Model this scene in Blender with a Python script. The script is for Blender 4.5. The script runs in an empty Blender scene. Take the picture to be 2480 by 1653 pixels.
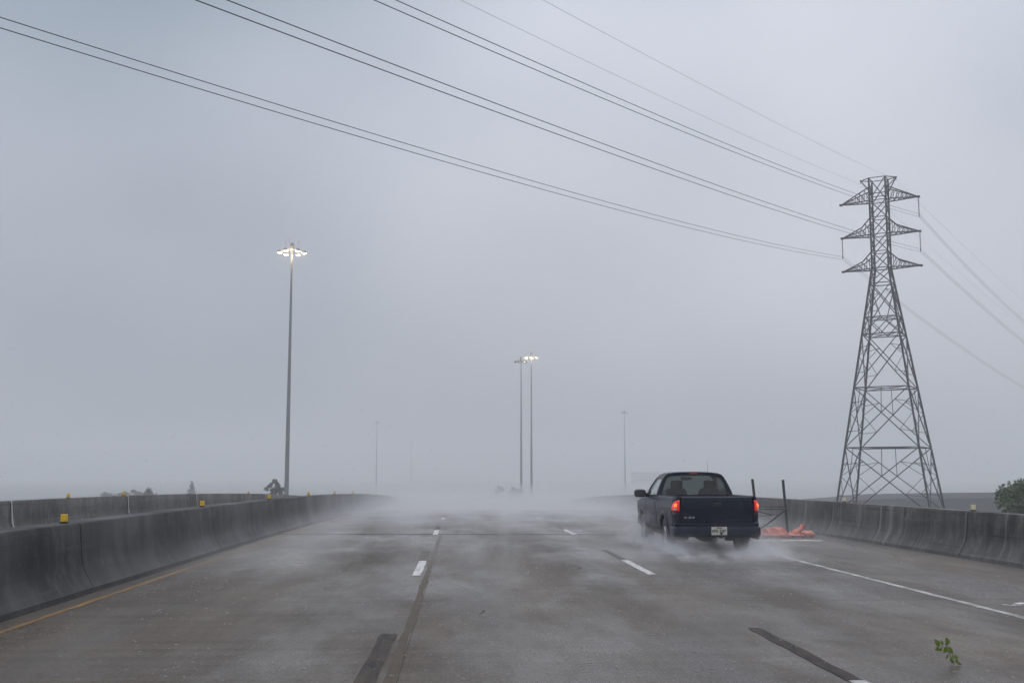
import bpy, bmesh, math, random
from mathutils import Vector, Matrix, noise
R = math.radians
random.seed(11)
scene = bpy.context.scene
COL = scene.collection

# ------------------------------------------------------------------ camera
cam_d = bpy.data.cameras.new('camera'); cam = bpy.data.objects.new('camera', cam_d); COL.objects.link(cam)
cam_d.sensor_width = 36.0; cam_d.lens = 40.0
cam_d.clip_start = 0.1; cam_d.clip_end = 6000
cam.location = (0, 0, 1.52)
cam.rotation_euler = (R(90 + 6.7226), 0, R(-2.5244))
scene.camera = cam

# ------------------------------------------------------------------ world: closed overcast
SKY_SHIFT = (5.0, 4.2, 0.3)
SUN_EL, SUN_AZ = 58, 20          # degrees; azimuth from +Y towards +X
world = bpy.data.worlds.new('World'); scene.world = world; world.use_nodes = True
wn = world.node_tree.nodes; wl = world.node_tree.links; wn.clear()
wo = wn.new('ShaderNodeOutputWorld'); bg = wn.new('ShaderNodeBackground')
bg.inputs['Strength'].default_value = 0.1
sky = wn.new('ShaderNodeTexSky'); sky.sky_type = 'NISHITA'; sky.sun_disc = False
sky.sun_elevation = R(SUN_EL); sky.sun_rotation = R(SUN_AZ)
sky.air_density = 1.0; sky.dust_density = 6.0
hs = wn.new('ShaderNodeHueSaturation'); hs.inputs['Saturation'].default_value = 0.35
hs.inputs['Value'].default_value = 0.6
wl.new(sky.outputs[0], hs.inputs['Color'])
tc = wn.new('ShaderNodeTexCoord'); sep = wn.new('ShaderNodeSeparateXYZ'); wl.new(tc.outputs['Generated'], sep.inputs[0])
cl = wn.new('ShaderNodeMath'); cl.operation = 'MAXIMUM'; cl.inputs[1].default_value = 0.0; wl.new(sep.outputs['Z'], cl.inputs[0])
g1 = wn.new('ShaderNodeMath'); g1.operation = 'MULTIPLY_ADD'; g1.inputs[1].default_value = 0.62; g1.inputs[2].default_value = 0.38
wl.new(cl.outputs[0], g1.inputs[0])                       # overcast: zenith brighter than the horizon
wmap = wn.new('ShaderNodeMapping'); wmap.inputs['Scale'].default_value = (1, 1, 1.5); wmap.inputs['Location'].default_value = SKY_SHIFT; wl.new(tc.outputs['Generated'], wmap.inputs[0])
wnz = wn.new('ShaderNodeTexNoise'); wnz.inputs['Scale'].default_value = 1.35; wnz.inputs['Detail'].default_value = 3; wnz.inputs['Roughness'].default_value = 0.32
wl.new(wmap.outputs[0], wnz.inputs['Vector'])
wr = wn.new('ShaderNodeMapRange'); wr.inputs['From Min'].default_value = 0.36; wr.inputs['From Max'].default_value = 0.64; wl.new(wnz.outputs[0], wr.inputs[0])
wc = wn.new('ShaderNodeMix'); wc.data_type = 'RGBA'; wl.new(wr.outputs[0], wc.inputs[0])
wc.inputs[6].default_value = (4.6, 5.8, 7.3, 1); wc.inputs[7].default_value = (15.4, 15.7, 17.4, 1)      # thick blue-grey cloud / thin pale cloud
ccol = wn.new('ShaderNodeVectorMath'); ccol.operation = 'SCALE'; wl.new(wc.outputs[2], ccol.inputs[0])
wl.new(g1.outputs[0], ccol.inputs['Scale'])
wm = wn.new('ShaderNodeMix'); wm.data_type = 'RGBA'; wm.inputs['Factor'].default_value = 0.9
wl.new(hs.outputs[0], wm.inputs[6]); wl.new(ccol.outputs[0], wm.inputs[7])
wl.new(wm.outputs[2], bg.inputs['Color']); wl.new(bg.outputs[0], wo.inputs['Surface'])

sun_d = bpy.data.lights.new('sun', 'SUN'); sun_d.energy = 0.5; sun_d.angle = R(60); sun_d.color = (1.0, 0.97, 0.94)
sun = bpy.data.objects.new('sun', sun_d); COL.objects.link(sun)
sdir = Vector((math.sin(R(SUN_AZ)) * math.cos(R(SUN_EL)), math.cos(R(SUN_AZ)) * math.cos(R(SUN_EL)), math.sin(R(SUN_EL))))
sun.rotation_euler = sdir.to_track_quat('Z', 'Y').to_euler(); sun.location = (0, 0, 300)

vs = scene.view_settings
scene.display_settings.display_device = 'sRGB'
vs.view_transform = 'Standard'; vs.look = 'None'; vs.exposure = 0.0; vs.gamma = 1.0; vs.use_curve_mapping = False
cy = scene.cycles
cy.use_denoising = True; cy.max_bounces = 8; cy.diffuse_bounces = 2; cy.glossy_bounces = 3; cy.transmission_bounces = 4
cy.transparent_max_bounces = 32; cy.volume_bounces = 2; cy.sample_clamp_indirect = 4.0
cy.volume_step_rate = 1.0; cy.volume_max_steps = 256

# ------------------------------------------------------------------ helpers
def link(o, parent=None):
    COL.objects.link(o)
    if parent is not None: o.parent = parent
    return o

def tag(o, label=None, cat=None, group=None, kind=None):
    if label: o['label'] = label
    if cat: o['category'] = cat
    if group: o['group'] = group
    if kind: o['kind'] = kind
    return o

def empty(name, loc=(0, 0, 0), rz=0.0):
    o = bpy.data.objects.new(name, None); COL.objects.link(o)
    o.location = loc; o.rotation_euler = (0, 0, rz); o.empty_display_size = 0.2
    return o

class MB:
    def __init__(s): s.v = []; s.f = []
    def add(s, vs_, fs):
        n = len(s.v); s.v += [tuple(p) for p in vs_]; s.f += [tuple(i + n for i in q) for q in fs]; return s
    def box(s, x0, x1, y0, y1, z0, z1):
        return s.add([(x0,y0,z0),(x1,y0,z0),(x1,y1,z0),(x0,y1,z0),(x0,y0,z1),(x1,y0,z1),(x1,y1,z1),(x0,y1,z1)],
                     [(3,2,1,0),(4,5,6,7),(0,1,5,4),(1,2,6,5),(2,3,7,6),(3,0,4,7)])
    def beam(s, p, q, w, h=None):
        p = Vector(p); q = Vector(q); d = (q - p)
        if d.length < 1e-6: return s
        d.normalize(); h = h or w
        up = Vector((0, 0, 1)) if abs(d.z) < 0.95 else Vector((1, 0, 0))
        a = d.cross(up).normalized() * (w / 2); b = a.cross(d).normalized() * (h / 2)
        return s.add([p-a-b, p+a-b, p+a+b, p-a+b, q-a-b, q+a-b, q+a+b, q-a+b],
                     [(3,2,1,0),(4,5,6,7),(0,1,5,4),(1,2,6,5),(2,3,7,6),(3,0,4,7)])
    def tube(s, pts, r, n=8, caps=True):
        pts = [Vector(p) for p in pts]; rs = r if isinstance(r, (list, tuple)) else [r] * len(pts)
        base = len(s.v); ref = None
        for i, p in enumerate(pts):
            d = (pts[min(i+1, len(pts)-1)] - pts[max(i-1, 0)]).normalized()
            if ref is None: ref = Vector((0, 0, 1)) if abs(d.z) < 0.9 else Vector((1, 0, 0))
            a = d.cross(ref).normalized(); b = a.cross(d).normalized(); ref = b if abs(d.dot(b)) < .5 else ref
            for k in range(n):
                t = 2 * math.pi * k / n
                s.v.append(tuple(p + a * (rs[i] * math.cos(t)) + b * (rs[i] * math.sin(t))))
        for i in range(len(pts) - 1):
            for k in range(n):
                s.f.append((base+i*n+k, base+i*n+(k+1) % n, base+(i+1)*n+(k+1) % n, base+(i+1)*n+k))
        if caps:
            s.f.append(tuple(base + k for k in range(n))[::-1]); s.f.append(tuple(base + (len(pts)-1)*n + k for k in range(n)))
        return s
    def grid(s, rows, close=False):
        base = len(s.v); m = len(rows[0])
        for r in rows: s.v += [tuple(p) for p in r]
        for i in range(len(rows) - 1):
            for k in range(m if close else m - 1):
                s.f.append((base+i*m+k, base+i*m+(k+1) % m, base+(i+1)*m+(k+1) % m, base+(i+1)*m+k))
        return s
    def lathe(s, prof, n=24, axis='z', c=(0, 0, 0)):
        rows = []
        for (r, h) in prof:
            row = []
            for k in range(n):
                t = 2 * math.pi * k / n; a, b = r * math.cos(t), r * math.sin(t)
                row.append((c[0]+a, c[1]+b, c[2]+h) if axis == 'z' else ((c[0]+h, c[1]+a, c[2]+b) if axis == 'x' else (c[0]+a, c[1]+h, c[2]+b)))
            rows.append(row)
        return s.grid(rows, close=True)
    def ngon(s, pts): return s.add(pts, [tuple(range(len(pts)))])
    def mesh(s, name, mat=None, smooth=None):
        me = bpy.data.meshes.new(name); me.from_pydata(s.v, [], s.f); me.update()
        bm = bmesh.new(); bm.from_mesh(me); bmesh.ops.recalc_face_normals(bm, faces=bm.faces); bm.to_mesh(me); bm.free()
        if mat: me.materials.append(mat)
        if smooth is not None:
            me.polygons.foreach_set('use_smooth', [True] * len(me.polygons)); me.set_sharp_from_angle(angle=R(smooth))
        return me
    def build(s, name, mat=None, parent=None, smooth=None, bevel=0.0, solid=0.0):
        o = bpy.data.objects.new(name, s.mesh(name, mat, smooth)); link(o, parent)
        if solid: m = o.modifiers.new('thickness', 'SOLIDIFY'); m.thickness = solid; m.offset = -1
        if bevel:
            m = o.modifiers.new('bevel', 'BEVEL'); m.width = bevel; m.segments = 2; m.limit_method = 'ANGLE'; m.angle_limit = R(35)
        return o

def text_mesh(body, size, mat, name, parent, loc, rot, depth=0.002, xscale=1.0, align='CENTER', shear=0.0, bold=0.0):
    cu = bpy.data.curves.new('lettering', 'FONT'); cu.body = body; cu.size = size; cu.extrude = depth; cu.align_x = align; cu.align_y = 'CENTER'
    cu.shear = shear; cu.space_character = 1.12; cu.offset = bold
    t = bpy.data.objects.new('lettering', cu); COL.objects.link(t)
    bpy.context.view_layer.update()
    me = bpy.data.meshes.new_from_object(t.evaluated_get(bpy.context.evaluated_depsgraph_get()))
    bpy.data.objects.remove(t); me.materials.clear(); me.materials.append(mat)
    o = bpy.data.objects.new(name, me); link(o, parent); o.location = loc; o.rotation_euler = rot; o.scale = (xscale, 1, 1)
    return o

# ------------------------------------------------------------------ materials
def nodes(name):
    m = bpy.data.materials.new(name); m.use_nodes = True; nt = m.node_tree
    return m, nt, nt.nodes, nt.links, nt.nodes['Principled BSDF']

def mat_plain(name, col, rough=0.5, metal=0.0, coat=0.0, var=0.12, scale=6.0, emit=None, estr=0.0, spec=0.5, bump=0.0):
    m, nt, n, l, b = nodes(name)
    t = n.new('ShaderNodeTexCoord'); nz = n.new('ShaderNodeTexNoise'); nz.inputs['Scale'].default_value = scale; nz.inputs['Detail'].default_value = 5
    l.new(t.outputs['Object'], nz.inputs['Vector'])
    mx = n.new('ShaderNodeMix'); mx.data_type = 'RGBA'
    mx.inputs[6].default_value = (*[c * (1 - var) for c in col], 1); mx.inputs[7].default_value = (*[min(1, c * (1 + var)) for c in col], 1)
    l.new(nz.outputs[0], mx.inputs[0]); l.new(mx.outputs[2], b.inputs['Base Color'])
    b.inputs['Roughness'].default_value = rough; b.inputs['Metallic'].default_value = metal
    b.inputs['Coat Weight'].default_value = coat; b.inputs['Coat Roughness'].default_value = 0.12
    b.inputs['Specular IOR Level'].default_value = spec
    if emit: b.inputs['Emission Color'].default_value = (*emit, 1); b.inputs['Emission Strength'].default_value = estr
    if bump:
        bp = n.new('ShaderNodeBump'); bp.inputs['Strength'].default_value = bump; bp.inputs['Distance'].default_value = 0.01
        l.new(nz.outputs[0], bp.inputs['Height']); l.new(bp.outputs[0], b.inputs['Normal'])
    return m

def noise_node(n, l, vec, scale, detail=4, rough=0.55, sc=(1, 1, 1), loc=(0, 0, 0)):
    mp = n.new('ShaderNodeMapping'); mp.inputs['Scale'].default_value = sc; mp.inputs['Location'].default_value = loc; l.new(vec, mp.inputs[0])
    z = n.new('ShaderNodeTexNoise'); z.inputs['Scale'].default_value = scale; z.inputs['Detail'].default_value = detail; z.inputs['Roughness'].default_value = rough
    l.new(mp.outputs[0], z.inputs['Vector']); return z.outputs[0]

def mrange(n, l, src, a, b, c, d):
    r = n.new('ShaderNodeMapRange'); r.inputs[1].default_value = a; r.inputs[2].default_value = b; r.inputs[3].default_value = c; r.inputs[4].default_value = d
    l.new(src, r.inputs[0]); return r.outputs[0]

def mixc(n, l, fac, a, b, blend='MIX'):
    x = n.new('ShaderNodeMix'); x.data_type = 'RGBA'; x.blend_type = blend
    if isinstance(fac, (int, float)): x.inputs[0].default_value = fac
    else: l.new(fac, x.inputs[0])
    for k, c in ((6, a), (7, b)):
        if isinstance(c, tuple): x.inputs[k].default_value = (*c, 1)
        else: l.new(c, x.inputs[k])
    return x.outputs[2]

def mmath(n, l, op, a, b=None):
    x = n.new('ShaderNodeMath'); x.operation = op
    for k, c in ((0, a), (1, b)):
        if c is None: continue
        if isinstance(c, (int, float)): x.inputs[k].default_value = c
        else: l.new(c, x.inputs[k])
    return x.outputs[0]

def mat_road():
    m, nt, n, l, b = nodes('wet tined concrete')
    t = n.new('ShaderNodeTexCoord'); v = t.outputs['Object']
    sp = n.new('ShaderNodeSeparateXYZ'); l.new(v, sp.inputs[0])
    big = noise_node(n, l, v, 0.22, 4, .6, (1, .35, 1)); mid = noise_node(n, l, v, 1.6, 5, .6, (1, .3, 1)); fine = noise_node(n, l, v, 26, 5, .7, (1, .6, 1))
    cross = noise_node(n, l, v, 1.2, 3, .5, (.12, 3.2, 1), (4, 2, 0))
    c = mixc(n, l, mrange(n, l, big, .34, .66, 0, 1), (.036, .0265, .018), (.150, .116, .081))
    c = mixc(n, l, mrange(n, l, mid, .40, .66, 0, .7), c, (.052, .041, .031))
    c = mixc(n, l, mrange(n, l, cross, .45, .72, 0, .42), c, (.185, .150, .112))
    c = mixc(n, l, mrange(n, l, fine, .38, .66, 0, .65), c, (.046, .039, .032))
    # tyre-polished wheel tracks, darker with rubber
    ph = mmath(n, l, 'MULTIPLY', mmath(n, l, 'SUBTRACT', sp.outputs['X'], -.68), 2 * math.pi / 1.815)
    wv = mmath(n, l, 'COSINE', ph)
    c = mixc(n, l, mrange(n, l, wv, .1, -1, 0, .24), c, (.044, .039, .034))
    l.new(c, b.inputs['Base Color'])
    wet = noise_node(n, l, v, .55, 4, .62, (1, .28, 1), (9, 4, 0)); ro = mrange(n, l, wet, .38, .62, .22, .62); ro = mmath(n, l, 'ADD', ro, mrange(n, l, fine, .3, .7, -.05, .08))
    l.new(ro, b.inputs['Roughness']); b.inputs['Specular IOR Level'].default_value = .16
    tin = mmath(n, l, 'SINE', mmath(n, l, 'MULTIPLY', sp.outputs['X'], 2 * math.pi / .038))
    hsum = mmath(n, l, 'ADD', mmath(n, l, 'MULTIPLY', tin, .22), mmath(n, l, 'MULTIPLY', fine, 1.6))
    hsum = mmath(n, l, 'ADD', hsum, mmath(n, l, 'MULTIPLY', noise_node(n, l, v, 5.5, 3, .5, (1, .7, 1)), 2.4))
    bp = n.new('ShaderNodeBump'); bp.inputs['Strength'].default_value = .55; bp.inputs['Distance'].default_value = .006
    l.new(hsum, bp.inputs['Height']); l.new(bp.outputs[0], b.inputs['Normal'])
    return m

def mat_barrier(name, dark, light, streak):
    m, nt, n, l, b = nodes(name)
    t = n.new('ShaderNodeTexCoord'); g = n.new('ShaderNodeNewGeometry'); v = g.outputs['Position']
    st = noise_node(n, l, v, 1.0, 5, .62, (1.2, 2.6, .16)); st2 = noise_node(n, l, v, 1.0, 3, .5, (.6, .45, .5), (7, 3, 1)); fine = noise_node(n, l, v, 30, 5, .7)
    c = mixc(n, l, mrange(n, l, st, .36, .62, 0, 1), dark, light)
    c = mixc(n, l, mrange(n, l, st2, .38, .62, 0, .75), c, tuple(x * .6 for x in dark))
    bl_ = noise_node(n, l, v, 3.6, 7, .72, (1, 1, .6), (2, 5, 8)); c = mixc(n, l, mrange(n, l, bl_, .50, .66, 0, .75), c, tuple(x * 1.5 for x in light))
    c = mixc(n, l, mrange(n, l, bl_, .46, .32, 0, .6), c, tuple(x * .5 for x in dark))
    sc_ = noise_node(n, l, v, 1.0, 4, .6, (1, .22, 9), (1, 6, 3)); c = mixc(n, l, mrange(n, l, sc_, .58, .68, 0, .7), c, tuple(x * .45 for x in dark))
    c = mixc(n, l, mrange(n, l, sc_, .40, .30, 0, .45), c, tuple(x * 1.35 for x in light))
    sh = noise_node(n, l, v, 1.0, 2, .4, (1, 6.5, .05), (0, 11, 0))
    c = mixc(n, l, mrange(n, l, sh, .60, .72, 0, streak), c, (.30, .295, .28))
    c = mixc(n, l, mrange(n, l, fine, .35, .7, 0, .4), c, tuple(x * .62 for x in dark))
    l.new(c, b.inputs['Base Color']); l.new(mrange(n, l, st2, .3, .7, .38, .62), b.inputs['Roughness']); b.inputs['Specular IOR Level'].default_value = .14
    bp = n.new('ShaderNodeBump'); bp.inputs['Strength'].default_value = .6; bp.inputs['Distance'].default_value = .012
    l.new(mmath(n, l, 'ADD', fine, mmath(n, l, 'MULTIPLY', st2, 2.5)), bp.inputs['Height']); l.new(bp.outputs[0], b.inputs['Normal'])
    return m

def mat_paint_line(name, col, under, lo, hi, rough=.4):
    m, nt, n, l, b = nodes(name)
    g = n.new('ShaderNodeNewGeometry'); v = g.outputs['Position']
    w = noise_node(n, l, v, 9, 6, .7, (1, .22, 1)); w2 = noise_node(n, l, v, 55, 4, .7)
    s = mmath(n, l, 'ADD', mmath(n, l, 'MULTIPLY', w, .7), mmath(n, l, 'MULTIPLY', w2, .3))
    c = mixc(n, l, mrange(n, l, s, lo, hi, 0, 1), col, under)
    l.new(c, b.inputs['Base Color']); b.inputs['Roughness'].default_value = rough; b.inputs['Specular IOR Level'].default_value = .15
    bp = n.new('ShaderNodeBump'); bp.inputs['Strength'].default_value = .3; bp.inputs['Distance'].default_value = .004; l.new(w2, bp.inputs['Height']); l.new(bp.outputs[0], b.inputs['Normal'])
    return m

def mat_glass(name, tint, refl=1.0):
    m = bpy.data.materials.new(name); m.use_nodes = True; n = m.node_tree.nodes; l = m.node_tree.links; n.clear()
    o = n.new('ShaderNodeOutputMaterial'); tr = n.new('ShaderNodeBsdfTransparent'); tr.inputs[0].default_value = (*tint, 1)
    gl = n.new('ShaderNodeBsdfGlossy'); gl.inputs['Roughness'].default_value = .08
    t = n.new('ShaderNodeTexCoord'); z = noise_node(n, l, t.outputs['Object'], 60, 3, .6, (1, 1, .25))
    bp = n.new('ShaderNodeBump'); bp.inputs['Strength'].default_value = .12; bp.inputs['Distance'].default_value = .004; l.new(z, bp.inputs['Height']); l.new(bp.outputs[0], gl.inputs['Normal'])
    lw = n.new('ShaderNodeLayerWeight'); lw.inputs['Blend'].default_value = .5       # thin pane: same reflectance from both sides
    fr = mmath(n, l, 'ADD', mmath(n, l, 'MULTIPLY', mmath(n, l, 'POWER', lw.outputs['Facing'], 5.0), .9), .05)
    mx = n.new('ShaderNodeMixShader'); l.new(fr, mx.inputs[0]); l.new(tr.outputs[0], mx.inputs[1]); l.new(gl.outputs[0], mx.inputs[2]); l.new(mx.outputs[0], o.inputs[0])
    return m

def mat_carpaint():
    m, nt, n, l, b = nodes('rain wet navy paint')
    t = n.new('ShaderNodeTexCoord'); v = t.outputs['Object']
    run = noise_node(n, l, v, 1, 4, .6, (38, 38, 5)); drop = noise_node(n, l, v, 85, 3, .6)
    c = mixc(n, l, mrange(n, l, run, .4, .7, 0, 1), (.0006, .0040, .014), (.0018, .012, .040))
    l.new(c, b.inputs['Base Color']); b.inputs['Metallic'].default_value = .0; b.inputs['Roughness'].default_value = .5; b.inputs['Specular IOR Level'].default_value = .12
    b.inputs['Coat Weight'].default_value = .34
    l.new(mrange(n, l, run, .35, .7, .06, .26), b.inputs['Coat Roughness'])
    bp = n.new('ShaderNodeBump'); bp.inputs['Strength'].default_value = .22; bp.inputs['Distance'].default_value = .004
    l.new(mmath(n, l, 'ADD', drop, run), bp.inputs['Height']); l.new(bp.outputs[0], b.inputs['Coat Normal'])
    return m

M = dict(
    road=mat_road(),
    bar_near=mat_barrier('dark wet barrier concrete', (.020, .0195, .020), (.056, .054, .053), .10),
    bar_far=mat_barrier('grey wet barrier concrete', (.085, .080, .074), (.125, .119, .111), .15),
    bar_right=mat_barrier('stained barrier concrete', (.030, .028, .026), (.115, .108, .098), .5),
    white=mat_paint_line('worn white road paint', (.62, .62, .60), (.24, .23, .22), .48, .62, .7),
    white_worn=mat_paint_line('faded white road paint', (.50, .50, .49), (.17, .16, .15), .42, .60, .7),
    black=mat_paint_line('black contrast tape', (.030, .029, .034), (.082, .070, .057), .38, .58, .95),
    grime=mat_paint_line('grimy lane seam', (.058, .046, .035), (.095, .075, .054), .30, .56, .8),
    yellow=mat_paint_line('worn yellow road paint', (.31, .165, .035), (.10, .08, .055), .40, .60, .8),
    joint=mat_plain('dark joint seal', (.012, .012, .013), .95, var=.3, spec=.0),
    seam=mat_plain('silted pavement seam', (.050, .044, .038), .95, var=.4, scale=.9, spec=.0),
    steelgrey=mat_plain('galvanised mast steel', (.20, .205, .22), .55, .3, scale=.8),
    lattice=mat_plain('weathered lattice steel', (.016, .017, .020), .7, .0, scale=.6, var=.25),
    wire=mat_plain('bare aluminium conductor', (.03, .031, .034), .6, .3),
    shield=mat_plain('galvanised shield wire', (.16, .165, .18), .6, .3),
    insul=mat_plain('brown insulator', (.20, .13, .08), .35),
    paint=mat_carpaint(), 
    blacktrim=mat_plain('black plastic trim', (.016, .017, .019), .42, var=.3, scale=30),
    mirrorplastic=mat_plain('grey mirror plastic', (.035, .042, .044), .3, coat=.4),
    underbody=mat_plain('dirty underbody', (.014, .014, .015), .75, var=.4, scale=14),
    tyre=mat_plain('wet tyre rubber', (.018, .018, .019), .5, var=.25, scale=40, bump=.3),
    rim=mat_plain('dull alloy rim', (.34, .35, .36), .32, .85, scale=20),
    interior=mat_plain('dark cabin fabric', (.022, .022, .025), .85, var=.3, scale=25),
    chrome=mat_plain('badge chrome', (.72, .73, .74), .15, .9),
    exhaust=mat_plain('rusty exhaust', (.16, .14, .12), .45, .7, scale=30, var=.4),
    plate=mat_plain('licence plate sheet', (.70, .68, .56), .4, coat=.2, scale=60, var=.05),
    ink=mat_plain('plate ink', (.018, .02, .03), .5),
    lampred=mat_plain('lit tail lamp lens', (.55, .010, .008), .15, coat=.6, emit=(1.0, .012, .007), estr=.36),
    lamphot=mat_plain('lit brake lamp bulb', (.9, .2, .03), .2, emit=(1.0, .13, .014), estr=2.3),
    lamppale=mat_plain('reversing lamp lens', (.62, .50, .42), .2, coat=.5),
    lamphigh=mat_plain('high stop lamp lens', (.30, .025, .02), .25, coat=.5),
    headlamp=mat_plain('head lamp lens', (.6, .6, .6), .1, coat=1.0),
    glass=mat_glass('tinted rear glass', (.125, .152, .145)),
    clearglass=mat_glass('clear side glass', (.86, .90, .89)),
    reflector_y=mat_plain('amber reflector', (.86, .50, .008), .3, coat=.4, var=.06),
    lens_y=mat_plain('amber prismatic lens', (.90, .56, .012), .15, coat=.8, var=.2, scale=60),
    lens_w=mat_plain('pale prismatic lens', (.80, .74, .48), .15, coat=.8, var=.2, scale=60),
    reflector_w=mat_plain('pale reflector', (.70, .62, .36), .3, coat=.4, var=.06),
    stand=mat_plain('perforated steel post', (.085, .085, .085), .5, .5, scale=40, var=.3),
    orange=mat_plain('faded orange vinyl', (.56, .15, .095), .5, var=.22, scale=9, bump=.4),
    bark=mat_plain('tree bark', (.06, .045, .035), .9, var=.3, bump=.5),
    leafbark=mat_plain('green twig', (.05, .05, .02), .7),
    grass=mat_plain('flooded grass and scrub', (.045, .052, .035), .2, var=.5, scale=.06, spec=.85),
    rampconc=mat_plain('far ramp concrete', (.15, .15, .15), .7, scale=.4, var=.2),
    rampbeam=mat_plain('far ramp beam concrete', (.11, .11, .113), .8, scale=.4, var=.2),
    cladding=mat_plain('mist-paled metal cladding', (.48, .48, .49), .5, scale=.3),  # lightened so the wall fades; part of the fog is in this colour
    winglass=mat_plain('mist-paled building window', (.28, .285, .29), .15, coat=.5),  # panes lightened as well, fog fade painted into the colour
    beacon=mat_plain('red beacon lens', (.6, .12, .10), .3, emit=(1, .22, .16), estr=.25),
    lampon=mat_plain('lit sodium lens', (1, .85, .6), .3, emit=(1.0, .76, .38), estr=4.5),
    lampoff=mat_plain('unlit lamp lens', (.35, .35, .34), .2),
    splash=mat_plain('rain splash water', (.42, .43, .45), .2, coat=.6),
)
def mat_drop():
    m = bpy.data.materials.new('clear falling drop'); m.use_nodes = True; n = m.node_tree.nodes; l = m.node_tree.links; n.clear()
    o = n.new('ShaderNodeOutputMaterial'); tr = n.new('ShaderNodeBsdfTransparent'); tl = n.new('ShaderNodeBsdfTranslucent'); df = n.new('ShaderNodeBsdfDiffuse')
    tl.inputs[0].default_value = (.97, .98, 1, 1); df.inputs[0].default_value = (.9, .92, .95, 1)
    a = n.new('ShaderNodeMixShader'); a.inputs[0].default_value = .5; l.new(tl.outputs[0], a.inputs[1]); l.new(df.outputs[0], a.inputs[2])
    b = n.new('ShaderNodeMixShader'); b.inputs[0].default_value = .26; l.new(tr.outputs[0], b.inputs[1]); l.new(a.outputs[0], b.inputs[2]); l.new(b.outputs[0], o.inputs[0]); return m
M['drop'] = mat_drop()
def mat_leaf(name, c0, c1, trans=.25):
    m, nt, n, l, b = nodes(name)
    g = n.new('ShaderNodeNewGeometry'); ri = g.outputs['Random Per Island']
    l.new(mixc(n, l, ri, c0, c1), b.inputs['Base Color']); b.inputs['Roughness'].default_value = .45
    b.inputs['Subsurface Weight'].default_value = 0.0; b.inputs['Transmission Weight'].default_value = 0.0
    td = n.new('ShaderNodeBsdfTranslucent'); l.new(mixc(n, l, ri, c0, c1), td.inputs[0])
    mx = n.new('ShaderNodeMixShader'); mx.inputs[0].default_value = trans; o = n['Material Output']
    l.new(b.outputs[0], mx.inputs[1]); l.new(td.outputs[0], mx.inputs[2]); l.new(mx.outputs[0], o.inputs[0])
    return m
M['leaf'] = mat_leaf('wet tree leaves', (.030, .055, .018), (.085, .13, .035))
M['leaf_far'] = mat_leaf('mist-paled tree leaves', (.060, .075, .050), (.115, .125, .085))  # leaf colour lightened: extra mist fade painted into the distant crowns
M['leaf_sprig'] = mat_leaf('torn green leaf', (.07, .12, .018), (.22, .29, .05))

# ------------------------------------------------------------------ ground and road profile
GZ = -7.0
Y0, K, YE = 25.0, 0.00026, 112.0
def zr(y):
    if y <= Y0: return 0.0
    if y <= YE: return -K * (y - Y0) ** 2
    zE = -K * (YE - Y0) ** 2; sE = -2 * K * (YE - Y0)
    # straight grade, then a sag curve down to the ground level
    ys = 200.0
    if y <= ys: return zE + sE * (y - YE)
    z1 = zE + sE * (ys - YE); L = 2 * (z1 - (GZ + .25)) / -sE
    if y <= ys + L: u = y - ys; return z1 + sE * u - sE * u * u / (2 * L)
    return GZ + .25

def ystations(y0, y1, step=4.0):
    ys = [y0]; 
    while ys[-1] < y1 - 1e-6: ys.append(min(y1, ys[-1] + step))
    return ys

g = MB(); N = 24
rows = []
for j in range(N + 1):
    yy = -300 + 2700 * j / N
    rows.append([(-1500 + 3000 * i / N, yy, GZ) for i in range(N + 1)])
g.grid(rows); ground = g.build('ground', M['grass']); tag(ground, kind='structure')

def slab(name, x0, x1, y0, y1, thick=.45):
    m = MB(); ys = ystations(y0, y1, 3.0)
    m.grid([[(x0, y, zr(y)), (x1, y, zr(y)), (x1, y, zr(y) - thick), (x0, y, zr(y) - thick)] for y in ys], close=True)
    o = m.build(name, M['road']); tag(o, kind='structure'); return o
road = slab('road', -5.62, 9.75, -12, 285)
side_road = slab('side_road', -11.5, -5.625, -12, 285)

def strip(name, x0, x1, y0, y1, mat, parent, lift=.004, skew=0.0, ragged=0.0):
    m = MB(); ys = ystations(y0, y1, (.10 if ragged > .02 else .35) if ragged else 1.5); rows = []
    for y in ys:
        j0 = random.uniform(-ragged, ragged); j1 = random.uniform(-ragged, ragged)
        a, b_ = x0 + j0, x1 + j1
        rows.append([(a, y + skew * a, zr(y + skew * a) + lift), (b_, y + skew * b_, zr(y + skew * b_) + lift)])
    return m.grid(rows).build(name, mat, parent)

# lane dashes (10 ft) each followed by a black contrast strip (10 ft), 40 ft cycle
for li, X in enumerate((-.68, 2.95)):
    for k in range(0, 12):
        ys = 5.55 + 12.19 * k
        white = M['white'] if not (li == 1 and k == 0) else M['white_worn']
        strip('lane_dash', X - .065, X + .065, ys, ys + 3.05, white, road, .008, 0, .006)
        if k < 6: strip('contrast_strip', X - .10 + .03 * li, X + .06, ys + 3.06, ys + 6.0 + random.uniform(-.3, .1), M['black'], road, .004, 0, .012)
    if li == 0: strip('lane_seam', X + .11, X + .195, -8, 30, M['grime'], road, .0022, 0, .014)
    if li == 0: strip('pavement_joint', X + .205, X + .209, -8, 60, M['seam'], road, .003)
strip('edge_line_yellow', -4.54, -4.455, -8, 160, M['yellow'], road, .004, 0, .012)
strip('edge_line_white', 6.01, 6.12, -8, 160, M['white_worn'], road, .004, 0, .006)
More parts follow.
